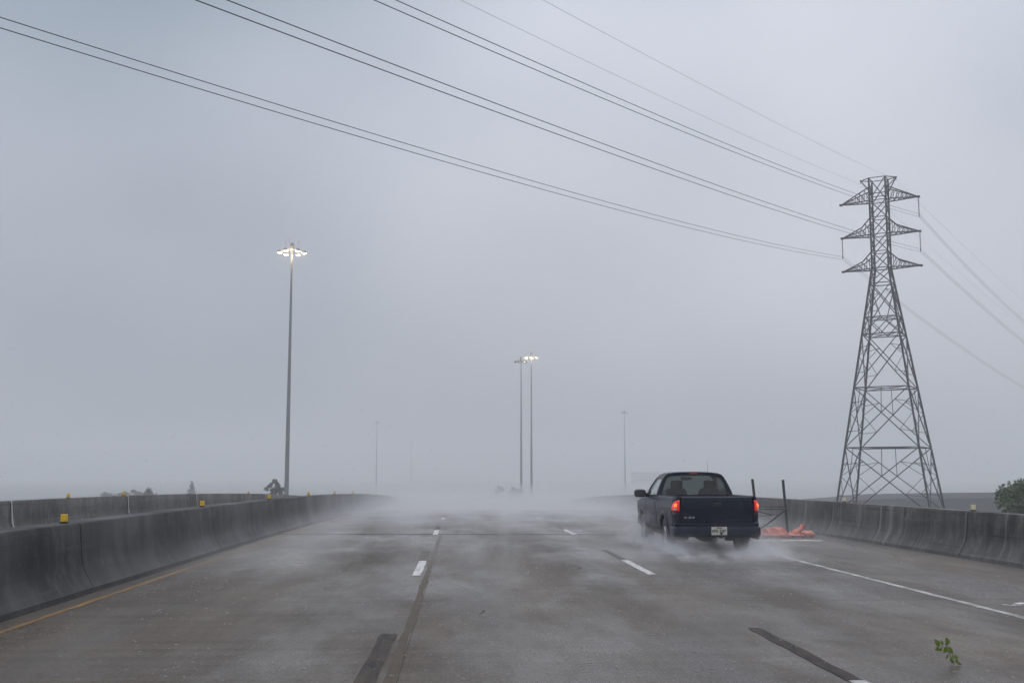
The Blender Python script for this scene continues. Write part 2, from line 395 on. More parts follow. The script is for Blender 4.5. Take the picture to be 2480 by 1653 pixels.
for (y, x0, x1, w) in ((26.75, 6.9, 8.5, .36), (13.4, 6.42, 6.60, .10), (13.52, 6.62, 8.3, .14)):
    m = MB(); rows = []
    for i in range(13):
        x = x0 + (x1 - x0) * i / 12; yy = y + .05 * math.sin(i * .9) - .02 * i / 12
        rows.append([(x, yy, zr(yy) + .004), (x, yy + w * (1 + .25 * math.sin(i * 2.1)), zr(yy) + .004)])
    m.grid(rows).build('shoulder_hatching', M['white'], road)
# armoured expansion joint across the deck, slightly skew, and fainter saw cuts
for (y, w) in ((30.4, .36), (60.5, .20)):
    m = MB(); rows = []
    for i in range(30):
        x = -4.84 + (9.25 + 4.84) * i / 29; yy = y - .085 * (x + 4.84) * .85
        rows.append([(x, yy, zr(yy) + .004), (x, yy + w, zr(yy + w) + .004)])
    m.grid(rows).build('expansion_joint', M['joint'], road)
for y in (14.1, 24.6):
    m = MB(); rows = [[(x, y, zr(y) + .0025), (x, y + .012, zr(y) + .0025)] for x in (-4.8, 0, 4, 9.2)]
    m.grid(rows).build('saw_cut', M['seam'], road)

# ------------------------------------------------------------------ concrete barriers
def barrier(name, label, face_x, sgn, mat, y_first, n, step, reflectors, refl_mat, h=.89, topw=.40, efflor=False, group=None):
    """face_x: toe of the face that looks at the traffic; sgn=+1 when the barrier body lies towards -X."""
    root = empty(name, (face_x, 0, 0)); tag(root, label, 'barrier', group)
    prof = [(0, -.30), (0, .07), (-.03, .10), (-.08, .18), (-.125, .26), (-.155, .34), (-.172, .42), (-.185, .55), (-.215, h - .03), (-.235, h),
            (-.235 - topw + .03, h), (-.235 - topw, h - .03), (-.235 - topw - .02, -.30)]
    for k in range(n):
        y0 = y_first + step * k + .014; y1 = y_first + step * (k + 1) - .014
        m = MB(); ys = ystations(y0, y1, 1.0); rows = []
        for i, y in enumerate(ys):
            end = i in (0, len(ys) - 1); row = []
            for (x, z) in prof:
                w = .006 * noise.noise(Vector((x * 5 + face_x, y * 1.3, z * 5)))
                row.append((sgn * (x + w - (.012 if end else 0) * (1 if x > -.3 else -1)), y, zr(y) + z + (w * .6 if z > 0 else 0)))
            rows.append(row)
        m.grid(rows, close=True); m.ngon(rows[0]); m.ngon(rows[-1][::-1])
        m.build('barrier_segment', mat, root, smooth=40)
        if efflor:
            q = MB(); yy = y1 + .014; rr = []
            for i, (x, z) in enumerate(prof[1:10]):
                wv = .05 + .035 * math.sin(i * 2.3 + k)
                rr.append([(sgn * (x + .004), yy - wv * .5, zr(yy) + z), (sgn * (x + .004), yy + wv * .5 + .05, zr(yy) + z)])
            q.grid(rr).build('lime_streak', M['streak'], root)
    for y in reflectors:
        z = zr(y) + h; xc = sgn * (-.235 - topw / 2 + .02)
        m = MB().box(xc - .045, xc + .045, y - .012, y + .012, z + .018, z + .118)
        rf = m.build('reflector', refl_mat, root, bevel=.006)
        MB().box(xc - .036, xc + .036, y - .0155, y - .0125, z + .034, z + .108).build('reflector_lens', M['lens_y'] if refl_mat is M['reflector_y'] else M['lens_w'], rf)
        MB().box(xc - .05, xc + .05, y - .03, y + .03, z - .004, z + .018).build('reflector_base', M['blacktrim'], rf)
    return root
M['streak'] = mat_plain('lime streak', (.42, .42, .41), .7, var=.25, scale=14)
barrier('concrete_barrier', 'dark wet concrete barrier with amber reflectors beside the yellow edge line', -4.80, +1, M['bar_near'], -8.55, 26, 8.0,
        [7.35 + 8.05 * i for i in range(12)], M['reflector_y'], h=.90, topw=.42)
barrier('concrete_barrier', 'lighter grey concrete barrier with lime-streaked joints behind the near left barrier', -10.55, +1, M['bar_far'], -.8, 20, 9.6,
        [32.5, 37.7, 59.6], M['reflector_y'], h=.92, topw=.35, efflor=True)
barrier('concrete_barrier', 'streaky stained concrete barrier with pale reflectors along the right shoulder', 9.28, -1, M['bar_right'], -10.4, 25, 7.9,
        [21.3, 28.6, 44, 51.5, 59.5, 69, 82], M['reflector_w'], h=.86, topw=.32)

# ------------------------------------------------------------------ trees
def leaf_cloud(m, centres, n, size, rng):
    for _ in range(n):
        c, r = rng.choice(centres)
        d = Vector((rng.gauss(0, 1), rng.gauss(0, 1), rng.gauss(0, 1))).normalized() * (r * rng.random() ** .4)
        p = c + Vector((d.x, d.y, d.z * .8))
        a = Vector((rng.uniform(-1, 1), rng.uniform(-1, 1), rng.uniform(-.6, .6))).normalized(); b = a.cross(Vector((rng.uniform(-1, 1), rng.uniform(-1, 1), rng.uniform(-1, 1)))).normalized()
        s = size * rng.uniform(.6, 1.3); q = b * s * .45
        m.add([p - a * s, p + q, p + a * s, p - q], [(0, 1, 2, 3)])

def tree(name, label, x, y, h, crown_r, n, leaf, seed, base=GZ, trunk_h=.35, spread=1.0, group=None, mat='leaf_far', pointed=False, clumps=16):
    rng = random.Random(seed); t = empty(name, (x, y, base)); tag(t, label, 'tree', group)
    tr = MB(); top = Vector((rng.uniform(-.2, .2), rng.uniform(-.2, .2), h * .8))
    tr.tube([(0, 0, -.2), (.03, .02, h * trunk_h * .6), (top.x * .6, top.y * .6, h * .55), top], [h * .028, h * .022, h * .014, h * .004], 8)
    centres = []; hc = h * (1 - trunk_h) * .5; zc = h * trunk_h + hc
    for k in range(clumps):
        while True:
            q = Vector((rng.uniform(-1, 1), rng.uniform(-1, 1), rng.uniform(-1, 1)))
            if .12 < q.length < 1: break
        f = (q.z + 1) / 2; w = (1.15 - f) if pointed else 1.0
        c = Vector((q.x * crown_r * spread * w, q.y * crown_r * w, zc + q.z * hc * .92)); centres.append((c, crown_r * rng.uniform(.20, .40)))
        if k % 2 == 0:
            s = Vector((top.x * .4, top.y * .4, c.z * .72)); tr.tube([s, (s + c) / 2 + Vector((0, 0, -.03 * h)), c], [h * .010, h * .007, h * .003], 5)
    centres.append((top, crown_r * .3))
    tr.build('trunk', M['bark'], t, smooth=40)
    cr = MB(); leaf_cloud(cr, centres, n, leaf, rng); cr.build('crown', M[mat], t)
    return t
tree('tree', 'leafy green tree rising behind the right barrier', 34.6, 66.5, 8.9, 3.5, 30000, .13, 3, mat='leaf', trunk_h=.22, clumps=90)
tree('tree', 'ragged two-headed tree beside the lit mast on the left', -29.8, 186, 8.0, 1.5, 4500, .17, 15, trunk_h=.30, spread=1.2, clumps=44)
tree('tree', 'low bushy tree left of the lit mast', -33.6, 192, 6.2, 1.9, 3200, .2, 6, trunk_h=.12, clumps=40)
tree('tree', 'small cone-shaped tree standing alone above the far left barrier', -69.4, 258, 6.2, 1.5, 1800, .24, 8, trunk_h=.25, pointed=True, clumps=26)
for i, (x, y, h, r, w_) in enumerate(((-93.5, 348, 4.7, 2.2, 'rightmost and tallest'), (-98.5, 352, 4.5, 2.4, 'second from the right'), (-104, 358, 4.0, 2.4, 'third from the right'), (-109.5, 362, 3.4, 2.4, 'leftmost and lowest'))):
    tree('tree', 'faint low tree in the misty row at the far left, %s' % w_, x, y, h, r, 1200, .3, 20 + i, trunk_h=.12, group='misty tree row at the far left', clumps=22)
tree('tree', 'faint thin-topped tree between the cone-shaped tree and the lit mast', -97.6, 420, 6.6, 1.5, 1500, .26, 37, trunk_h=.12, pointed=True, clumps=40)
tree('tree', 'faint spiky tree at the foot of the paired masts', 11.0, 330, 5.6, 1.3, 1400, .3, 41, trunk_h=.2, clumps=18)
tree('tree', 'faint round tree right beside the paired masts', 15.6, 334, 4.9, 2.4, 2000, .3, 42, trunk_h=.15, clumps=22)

# ------------------------------------------------------------------ elevated ramp far right
def ramp():
    r = empty('elevated_ramp', (103, 262, GZ)); tag(r, 'grey elevated ramp passing in the mist behind the lattice tower', 'ramp')
    path = [(91, 352, -6.6), (93.6, 330, -5.9), (97.5, 308, -4.75), (100.3, 290, -3.8), (103, 262, -2.6), (105.6, 240, -2.07), (109, 218, -1.66), (113, 198, -1.25), (118, 172, -.9), (124, 150, -.6)]
    P = [Vector(p) - Vector((103, 262, GZ)) for p in path]
    def sect(off, dz):
        out = []
        for i, p in enumerate(P):
            d = (P[min(i+1, len(P)-1)] - P[max(i-1, 0)]); d.z = 0; nrm = Vector((-d.y, d.x, 0)).normalized()
            out.append(p - nrm * off + Vector((0, 0, dz)))      # off>0 : towards the left (camera) side
        return out
    def ribbon(name, offs, mat):
        secs = [sect(o, z) for o, z in offs]
        m = MB(); m.grid([[secs[k][i] for k in range(len(secs))] for i in range(len(P))], close=True)
        m.ngon([s[0] for s in secs]); m.ngon([s[-1] for s in secs]); return m.build(name, mat, r)
    ribbon('parapet', [(5.3, -.95), (5.2, 0), (5.0, 0), (4.9, -.95)], M['rampconc'])
    ribbon('parapet', [(-5.3, -.95), (-5.2, 0), (-5.0, 0), (-4.9, -.95)], M['rampconc'])
    ribbon('deck', [(5.4, -1.25), (5.4, -.955), (-5.4, -.955), (-5.4, -1.25)], M['rampconc'])
    for o in (4.2, 1.4, -1.4, -4.2):
        ribbon('girder', [(o - .3, -2.6), (o - .25, -1.255), (o + .25, -1.255), (o + .3, -2.6)], M['rampbeam'])
    secs = [[Vector((q.x, q.y, q.z)) for q in sect(o, -1.3)] for o in (3.6, 3.3)]
    mw = MB(); mw.grid([[secs[0][i], Vector((secs[0][i].x, secs[0][i].y, -.3)), Vector((secs[1][i].x, secs[1][i].y, -.3)), secs[1][i]] for i in range(len(P))], close=True); mw.build('under_ramp_fill', M['rampbeam'], r)  # added sheet: stands in for the shade below the deck, hides bright ground
    for i in range(3, len(P)):
        q = P[i]; b = MB().tube([(q.x, q.y, 0), (q.x, q.y, max(.2, q.z - 2.6))], .7, 12); b.build('column', M['rampconc'], r, smooth=40)
ramp()

# ------------------------------------------------------------------ pale building in the mist
bl = empty('building', (216, 1250, GZ)); tag(bl, 'pale low building nearly lost in the fog left of the truck', 'building')
MB().box(-24, 34, 0, 40, 0, 11.4).build('wall', M['cladding'], bl)
MB().box(-24.6, 34.6, -.6, 40.6, 11.403, 12.4).build('roof', M['rampconc'], bl)
for k in range(7): MB().box(-21 + 7.6 * k, -15.6 + 7.6 * k, -.05, -.003, 6.6, 8.4).build('window', M['winglass'], bl)
MB().box(-24.1, 34.1, -.35, -.003, 3.4, 4.4).build('canopy', M['rampconc'], bl)

# ------------------------------------------------------------------ high masts
def mast(label, x, y, h, lit, r0=.36, nl=6, group=None, seed=0, glow=0):
    t = empty('high_mast_light', (x, y, GZ)); tag(t, label, 'light mast', group)
    MB().tube([(0, 0, 0), (0, 0, h * .35), (0, 0, h * .7), (0, 0, h)], [r0, r0 * .82, r0 * .58, r0 * .36], 12).build('mast_pole', M['steelgrey'], t, smooth=50)
    MB().tube([(0, 0, -.1), (0, 0, .25)], r0 * 1.8, 12).build('base_flange', M['steelgrey'], t)
    MB().lathe([(.001, 1.25), (.22, 1.15), (.34, .9), (.36, .35), (.3, .1), (.16, .0)], 14, c=(0, 0, h)).build('hoist_head', M['steelgrey'], t, smooth=50)
    ring = MB(); pts = [(1.15 * math.cos(2 * math.pi * k / 24), 1.15 * math.sin(2 * math.pi * k / 24), h - .05) for k in range(25)]
    ring.tube(pts, .06, 6)
    for k in range(4): a = math.pi / 2 * k + .4; ring.beam((.2 * math.cos(a), .2 * math.sin(a), h + .3), (1.15 * math.cos(a), 1.15 * math.sin(a), h - .05), .05)
    ring.build('ring', M['steelgrey'], t)
    for k in range(nl):
        a = 2 * math.pi * k / nl + .12 + seed; c, s = math.cos(a), math.sin(a)
        hm = MB(); hm.beam((1.15 * c, 1.15 * s, h - .05), (1.65 * c, 1.65 * s, h - .1), .06)
        hm.lathe([(.001, .22), (.16, .2), (.30, .05), (.42, -.18), (.40, -.22)], 12, c=(1.92 * c, 1.92 * s, h - .18))
        o = hm.build('luminaire', M['steelgrey'], t, smooth=50)
        MB().lathe([(.40, -.215), (.36, -.30), (.22, -.38), (.001, -.42)], 12, c=(1.92 * c, 1.92 * s, h - .18)).build('lens', M['lampon'] if lit else M['lampoff'], o, smooth=50)
    for a in (0.35, math.pi - .2, math.pi * 1.4):
        px, py = 1.05 * math.cos(a), 1.05 * math.sin(a)
        rod = MB().tube([(px, py, h - .1), (px, py, h + 1.45)], .03, 6).build('beacon_rod', M['steelgrey'], t)
        MB().lathe([(.001, .24), (.06, .2), (.075, 0), (.001, 0)], 8, c=(px, py, h + 1.45)).build('beacon', M['beacon'] if lit else M['lamphigh'], rod, smooth=50)
    if glow:
        for k in range(3):
            a = 2.1 * k + .5; ld = bpy.data.lights.new('mast_lamp', 'POINT'); ld.energy = glow / 3; ld.color = (1.0, .80, .50); ld.shadow_soft_size = .10
            lo = bpy.data.objects.new('mast_lamp', ld); COL.objects.link(lo); lo.parent = t; lo.location = (1.72 * math.cos(a), 1.72 * math.sin(a), h - .78)
    return t
mast('tall lit high mast with glowing white-yellow lamps at the left', -27.2, 180, 44.2, True, .38, 6, glow=1700)
mast('lit high mast, taller right one of the pair in the centre', 21.4, 350, 45.2, True, .36, 6, seed=.2, glow=1700)
mast('unlit high mast, shorter left one of the pair in the centre', 18.25, 350, 43.8, False, .36, 8, seed=.1)
mast('faint unlit high mast right of the lit left mast', -56.6, 765, 44.0, False, .40, 8, seed=.3)
mast('faint unlit high mast just left of the truck roof', 91.8, 640, 44.0, False, .40, 8)
mast('barely visible high mast between the left mast and the central pair', -53.9, 1230, 44.0, False, .5, 8)

# ------------------------------------------------------------------ lattice tower
TX, TY, TA, TS = 50.68, 133.63, R(31.5), .75      # foot of the tower, line bearing, size factor on the drawing below
TGZ = -9.84
tw = empty('transmission_tower', (TX, TY, GZ)); tw.rotation_euler = (0, 0, -TA); tw.scale = (TS, TS, TS)       # local x runs along the cross arms
tag(tw, 'tall dark steel lattice transmission tower behind the right barrier', 'transmission tower')
ZB = 34.7                                            # bottom of the straight body (world z)
def half(z): return 1.28 if z >= ZB else 1.28 + .1475 * (ZB - z)
def L(z): return z - TGZ
SG = ((-1, -1), (1, -1), (1, 1), (-1, 1))
ZT = 49.5
def corner(k, z): s = half(z); return Vector((SG[k][0] * s, SG[k][1] * s, L(z)))
for k in range(4):
    MB().beam(corner(k, TGZ), corner(k, ZB), .28).beam(corner(k, ZB), corner(k, ZT), .22).build('leg', M['lattice'], tw)
    MB().box(*[v for c in (0, 1) for v in (corner(k, TGZ)[c] - .7, corner(k, TGZ)[c] + .7)], -.3, .5).build('footing', M['rampconc'], tw)
def face(i): return i, (i + 1) % 4
def brace(name, p, q, w): MB().beam(p, q, w).build(name, M['lattice'], tw)
levels = [ZT, 46.9, 45.8, 43.0, 40.2, 37.4, ZB, 32.2, 26.65, 23.9, 15.35, 5.9, -4.2]
for z in levels:
    for i in range(4):
        a, b = face(i); brace('horizontal_brace', corner(a, z), corner(b, z), .11 if z > ZB else .14)
for z1, z0 in ((ZT, 45.8), (45.8, 43.0), (43.0, 40.2), (40.2, 37.4), (37.4, ZB), (ZB, 32.2), (32.2, 26.65), (23.9, 15.35), (15.35, 5.9), (5.9, -4.2)):
    for i in range(4):
        a, b = face(i); w = .125 if z1 - z0 < 7 else .14
        brace('diagonal_brace', corner(a, z1), corner(b, z0), w); brace('diagonal_brace', corner(b, z1), corner(a, z0), w)
        if z1 - z0 > 5:                               # redundant members
            tot = half(z1) + half(z0); f = half(z1) / tot; xz = z1 + (z0 - z1) * f
            X = (corner(a, z1) + (corner(b, z0) - corner(a, z1)) * f)
            for (A, B) in ((a, b), (b, a)):
                pu = corner(A, z1) + (X - corner(A, z1)) * .5; pl = corner(A, z0) + (X - corner(A, z0)) * .5
                brace('redundant_brace', pu, corner(A, L(0) * 0 + z1 + (xz - z1) * .62), .075)
                brace('redundant_brace', pu, corner(A, xz), .075); brace('redundant_brace', pl, corner(A, xz), .075)
                brace('redundant_brace', pl, corner(A, xz + (z0 - xz) * .55), .075)
            if z1 < 16: brace('hanger', (corner(a, z1) + corner(b, z1)) / 2, X, .09)
for i in range(4):                                    # waist panel of two small crosses
    a, b = face(i); mt = (corner(a, 26.65) + corner(b, 26.65)) / 2; mb = (corner(a, 23.9) + corner(b, 23.9)) / 2
    for p, q in ((corner(a, 26.65), mb), (corner(b, 26.65), mb), (mt, corner(a, 23.9)), (mt, corner(b, 23.9))): brace('diagonal_brace', p, q, .12)
    brace('diagonal_brace', corner(a, 32.2), (corner(a, 26.65) + corner(b, 26.65)) / 2, .10)
for z in (26.65, 23.9, 15.35, 5.9):                   # plan bracing
    brace('plan_brace', corner(0, z), corner(2, z), .11); brace('plan_brace', corner(1, z), corner(3, z), .11)
def cross_arm(sgn, zb, zt, kink):
    tip = Vector((sgn * 6.1, 0, L(zb))); s = 1.28
    arm = MB(); arm.box(tip.x - .22, tip.x + .22, -.2, .2, tip.z - .16, tip.z + .16); A = arm.build('cross_arm', M['lattice'], tw)
    for sy in (-1, 1):
        lo = Vector((sgn * s, sy * s, L(zb))); up = Vector((sgn * s, sy * s, L(zt)))
        MB().beam(lo, tip, .15).build('lower_chord', M['lattice'], A)
        if kink: kp = Vector((sgn * 2.75, sy * s * .70, L(zb + (zt - zb) * .47))); ups = [up, kp, tip]
        else: ups = [up, tip]
        for p, q in zip(ups, ups[1:]): MB().beam(p, q, .15).build('upper_chord', M['lattice'], A)
        def upat(x):
            for p, q in zip(ups, ups[1:]):
                if min(p.x * sgn, q.x * sgn) - 1e-6 <= x <= max(p.x * sgn, q.x * sgn) + 1e-6:
                    f = (x - p.x * sgn) / ((q.x - p.x) * sgn); return p + (q - p) * f
            return tip
        def loat(x): f = (x - s) / (6.1 - s); return lo + (tip - lo) * f
        lc = MB(); xs = [1.28, 2.1, 2.9, 3.6, 4.3, 4.9, 5.45]
        for i, x in enumerate(xs):
            if i: lc.beam(loat(x), upat(x), .07)
            if i + 1 < len(xs): lc.beam(loat(x), upat(xs[i + 1]), .075)
        lc.build('lacing', M['lattice'], A)
    lc = MB(); xs = [1.28, 2.1, 2.9, 3.6, 4.3, 4.9, 5.45]
    for i in range(len(xs) - 1):
        f0 = 1 - (xs[i] - 1.28) / 4.82; f1 = 1 - (xs[i + 1] - 1.28) / 4.82; o = 1 if i % 2 else -1
        lc.beam((sgn * xs[i], o * s * f0, L(zb)), (sgn * xs[i + 1], -o * s * f1, L(zb)), .07)
    lc.build('plan_lacing', M['lattice'], A)
for sg in (-1, 1):
    cross_arm(sg, 45.8, 48.0, False); cross_arm(sg, 40.2, 42.9, True); cross_arm(sg, 34.65, 37.3, True)
    tipp = Vector((sg * 2.8, 0, L(49.45)))                 # shield-wire bracket
    pk = MB().box(tipp.x - .12, tipp.x + .12, -.12, .12, tipp.z - .1, tipp.z + .1)
    for sy in (-1, 1):
        pk.beam((sg * 1.28, sy * 1.28, L(ZT)), tipp, .12); pk.beam((sg * 1.28, sy * 1.28, L(47.4)), tipp, .13)
    pk.beam(tipp, tipp + Vector((0, 0, -.5)), .07); pk.build('shield_wire_bracket', M['lattice'], tw)
for sx, z in ((-6.1, 40.2), (6.1, 40.2), (6.1, 45.8)):
    o = MB().lathe([(.03, -.16)] + [(r, -.3 - .105 * i - d) for i in range(24) for (r, d) in ((.045, 0), (.115, .03), (.045, .06))] + [(.03, -2.85)], 10, c=(sx, 0, L(z))).build('insulator_string', M['insul'], tw)
    MB().box(sx - .05, sx + .05, -.12, .12, L(z) - 3.32, L(z) - 2.8).build('yoke_plate', M['lattice'], o)

# ------------------------------------------------------------------ conductors
def T2W(x, y, z): x *= TS; y *= TS; z = GZ + TS * (z - TGZ); c, s = math.cos(-TA), math.sin(-TA); return Vector((TX + x * c - y * s, TY + x * s + y * c, z))
def conductor(label, sx, z0, near, far, rad, mat, group=None):
    pts = []
    dn = Vector((-math.sin(TA), -math.cos(TA), 0)); df = Vector((math.sin(R(40)), math.cos(R(40)), 0)); o = T2W(sx, 0, z0)
    for i in range(56, 0, -1): t = 4.0 * i; pts.append(o + dn * t + Vector((0, 0, near[0] * t + near[1] / TS * t * t)))
    pts.append(o)
    for i in range(1, 40): t = 4.5 * i; pts.append(o + df * t + Vector((0, 0, far[0] * t + far[1] / TS * t * t)))
    w = MB().tube(pts, rad, 6).build('power_line_conductor', mat, None, smooth=60); tag(w, label, 'power line', group); return w
for sx, z, near, far, wd in ((-6.1, 37.2, (-.1342, .000193), (-.160, .00030), 'lowest pair, hung from the left arm'),
                         (6.1, 37.3, (-.1363, .000138), (-.160, .00030), 'middle pair, hung from the middle right arm'),
                         (6.1, 43.0, (-.1574, .000162), (-.20, .0006), 'highest pair, hung from the top right arm')):
    conductor('upper wire of the %s of the lattice tower' % wd, sx, z, near, far, .017, M['wire'])
    conductor('lower wire of the %s of the lattice tower' % wd, sx, z - .46, near, far, .017, M['wire'])
conductor('thin pale wire from the left tip of the tower top', -2.8, 48.95, (-.1432, .000129), (-.145, .0002), .009, M['shield'])
conductor('thin pale wire from the right tip of the tower top', 2.8, 48.95, (-.1482, .000113), (-.145, .0002), .009, M['shield'])

# ------------------------------------------------------------------ pickup truck (origin: ground under the tailgate, +y forward)
tk = empty('pickup_truck', (5.012, 22.35, 0)); tag(tk, 'dark navy pickup truck with lit tail lamps driving through spray', 'pickup truck')
PX = [(.36, .795), (.44, .825), (.55, .843), (.615, .852), (.635, .842), (.75, .858), (.86, .864), (.925, .862), (.945, .852), (1.03, .838), (1.09, .822), (1.12, .800), (1.2, .79)]
def px(z):
    if z <= PX[0][0]: return PX[0][1]
    for (a, b), (c, d) in zip(PX, PX[1:]):
        if z <= c: return b + (d - b) * (z - a) / (c - a)
    return PX[-1][1]
RA, FA, WR = 1.15, 3.90, .335                       # axle stations and tyre radius
ARCH = .405
def zbot(y, sill):
    z = sill
    for a in (RA, FA):
        d = abs(y - a)
        if d < ARCH: z = max(z, .33 + math.sqrt(ARCH * ARCH - d * d))
    return z
def side_panel(name, s, y0, y1, sill, ztop, rows=16):
    ys = set([y0, y1])
    k = y0
    while k < y1: ys.add(k); k += .05
    for a in (RA, FA):
        for t in range(0, 181, 9):
            yy = a + ARCH * math.cos(R(t))
            if y0 < yy < y1: ys.add(yy)
    m = MB(); g_ = []
    for y in sorted(ys):
        zb, zt = zbot(y, sill), ztop(y); col = []
        zs = sorted([zb + (zt - zb) * i / rows for i in range(rows + 1)])
        for z in zs: col.append((s * px(z), y, z))
        g_.append(col)
    return m.grid(g_).build(name, M['paint'], tk, smooth=30, solid=.012)
for s in (-1, 1):
    side_panel('bed_side', s, .205, 2.03, .42, lambda y: 1.12)
    dr = side_panel('door', s, 2.23, 3.36, .40, lambda y: 1.075)
    side_panel('cab_corner', s, 2.045, 2.22, .40, lambda y: 1.075)
    side_panel('front_fender', s, 3.37, 4.62, .42, lambda y: 1.06 - .12 * ((y - 3.37) / 1.25) ** 2)
    h = MB().box(s * .838 - .012, s * .838 + .03 * s + .012, 2.32, 2.48, .955, .985).build('handle', M['blacktrim'], dr, bevel=.008)
    for a in (RA, FA):                               # arch lip
        rows_ = []
        for t in range(-14, 195, 8):
            c_, s_ = math.cos(R(t)), math.sin(R(t)); row = []
            for (dr_, dx) in ((-.005, -.10), (-.005, .012), (.02, .03), (.055, .024), (.085, .0)):
                zz = .33 + (ARCH + dr_) * s_; row.append((s * (px(max(.36, zz)) + dx), a + (ARCH + dr_) * c_, zz))
            rows_.append(row)
        MB().grid(rows_).build('wheel_arch_lip', M['paint'], tk, smooth=50)
        wl_ = MB(); wr_ = []                          # dark inner wheel housing
        for t in range(-10, 191, 10):
            c_, s_ = math.cos(R(t)), math.sin(R(t)); wr_.append([(s * .83, a + ARCH * c_, .33 + ARCH * s_), (s * .50, a + ARCH * c_, .33 + ARCH * s_)])
        wl_.grid(wr_).build('wheel_housing', M['underbody'], tk)
    # rear corner: post above and below the lamp, lamp between
    def cpath(u): return .742 + .118 * math.sin(u * math.pi / 2), .21 * (1 - math.cos(u * math.pi / 2))
    us = [i / 10 for i in range(11)]
    ztl = lambda u: 1.045 - .10 * u ** 2.6
    zbl = lambda u: .835
    def band(name, zlo, zhi, mat, off=0.0, u0=0.0, u1=1.0, n=5, parent=tk):
        rr = []
        for u in [u0 + (u1 - u0) * i / 10 for i in range(11)]:
            x, y = cpath(u); col = []
            for i in range(n + 1):
                z = zlo(u) + (zhi(u) - zlo(u)) * i / n; col.append((s * (x + (px(z) - .864) * (.3 + .7 * u) + off * .7), y - off, z))
            rr.append(col)
        return MB().grid(rr).build(name, mat, parent, smooth=40, solid=.012)
    band('corner_panel', lambda u: .43, lambda u: zbl(u) - .006, M['paint'])
    band('corner_panel', lambda u: ztl(u) + .006, lambda u: 1.12, M['paint'])
    lamp = band('tail_lamp', zbl, ztl, M['lampred'], .006)
    tag(lamp, 'lit red tail lamp')
    band('lamp_bulb', lambda u: .915, lambda u: .995 - .05 * u, M['lamphot'], .013, .30, .58, 3, lamp)
    band('reversing_lamp', lambda u: .843, lambda u: .882, M['lamppale'], .013, .28, .66, 2, lamp)
    MB().box(*sorted((s * .60, s * .80)), .13, .16, .80, 1.06).build('lamp_housing', M['underbody'], tk)
    # bed rail cap
    MB().grid([[(s * .805, y, 1.121), (s * .77, y, 1.128), (s * .70, y, 1.121), (s * .70, y, 1.09)] for y in (.06, .5, 1.0, 1.5, 2.03)]).build('bed_rail', M['paint'], tk, smooth=40)
    MB().box(*sorted((s * .69, s * .70)), .06, 2.03, .66, 1.12).build('bed_inner_wall', M['underbody'], tk)
    MB().box(*sorted((s * .42, s * .52)), .02, 4.6, .40, .52).build('frame_rail', M['underbody'], tk)
    # rocker
    MB().box(*sorted((s * .74, s * .80)), 1.6, 3.46, .30, .41).build('rocker_panel', M['underbody'], tk, bevel=.01)
# tailgate with pressed edge and handle
tg = MB(); rows_ = []
for i in range(21):
    x = -.732 + 1.464 * i / 20; e = min(1, (.732 - abs(x)) / .03)
    col = []
    for z, dy in ((.615, .03), (.625, .004), (.64, 0), (.72, .004), (.86, -.002), (1.0, -.002), (1.07, .004), (1.098, .010), (1.112, .028), (1.116, .065)):
        col.append((x, dy + .02 * (1 - e), z))
    rows_.append(col)
gate = tg.grid(rows_).build('tailgate', M['paint'], tk, smooth=45, solid=.02)
hd = MB().box(-.085, .085, -.006, .02, .918, .992).build('tailgate_handle', M['blacktrim'], gate, bevel=.01)
MB().box(-.07, .07, -.016, -.004, .955, .982).build('lever', M['underbody'], hd, bevel=.004)
MB().box(-.69, .69, .075, .085, .62, 1.11).build('tailgate_inner', M['underbody'], tk)
MB().box(-.78, .78, .08, 2.03, .60, .655).build('bed_floor', M['underbody'], tk)
MB().box(-.79, .79, 1.99, 2.03, .45, 1.115).build('bed_front_wall', M['paint'], tk)
# badge: bow-tie emblem and model lettering
MB().add([(-.672, -.009, .708), (-.652, -.009, .716), (-.642, -.009, .716), (-.640, -.009, .722), (-.616, -.009, .722), (-.614, -.009, .716), (-.604, -.009, .716), (-.584, -.009, .708),
          (-.604, -.009, .700), (-.614, -.009, .700), (-.616, -.009, .694), (-.640, -.009, .694), (-.642, -.009, .700), (-.652, -.009, .700)],
         [tuple(range(14))]).build('emblem', M['chrome'], gate, solid=.006)
text_mesh('S10', .052, M['chrome'], 'lettering', gate, (-.515, -.008, .708), (R(90), 0, 0), .004, 1.35, shear=.25, bold=.003)
# bumper
def bpath(n=28):
    pts = [(-0.868, .42), (-.868, .22), (-.864, .08), (-.85, -.02), (-.815, -.09), (-.76, -.125), (-.68, -.14)]
    return pts + [(-.4, -.145), (-.2, -.147), (0, -.147), (.2, -.147), (.4, -.145)] + [(-x, y) for x, y in pts[::-1]]
def sweep(name, path, prof, mat, parent=tk, bevel=0):
    rr = []
    for i, (x, y) in enumerate(path):
        a = path[max(i - 1, 0)]; b = path[min(i + 1, len(path) - 1)]; d = Vector((b[0] - a[0], b[1] - a[1])).normalized(); nx, ny = d.y, -d.x
        rr.append([(x - nx * o, y - ny * o, z) for (o, z) in prof])
    m = MB().grid(rr, close=True); m.ngon(rr[0]); m.ngon(rr[-1]); return m.build(name, mat, parent, smooth=38)
bumper = sweep('rear_bumper', bpath(), [(.12, .34), (.03, .335), (.008, .36), (0, .40), (0, .50), (.012, .525), (.05, .533), (.14, .533)], M['paint'])
sweep('step_pad', [(x * .93, y + .035) for x, y in bpath() if abs(x) < .83], [(.012, .5335), (.012, .540), (.09, .540), (.09, .5335)], M['blacktrim'], bumper)
sweep('valance', [(x * .955, y * .35 + .012) for x, y in bpath()], [(.0, .541), (-.006, .56), (-.004, .598), (.012, .61), (.08, .61), (.08, .541)], M['paint'])
plate = MB().box(-.153, .153, -.156, -.150, .377, .533).build('license_plate', M['plate'], tk, bevel=.003)
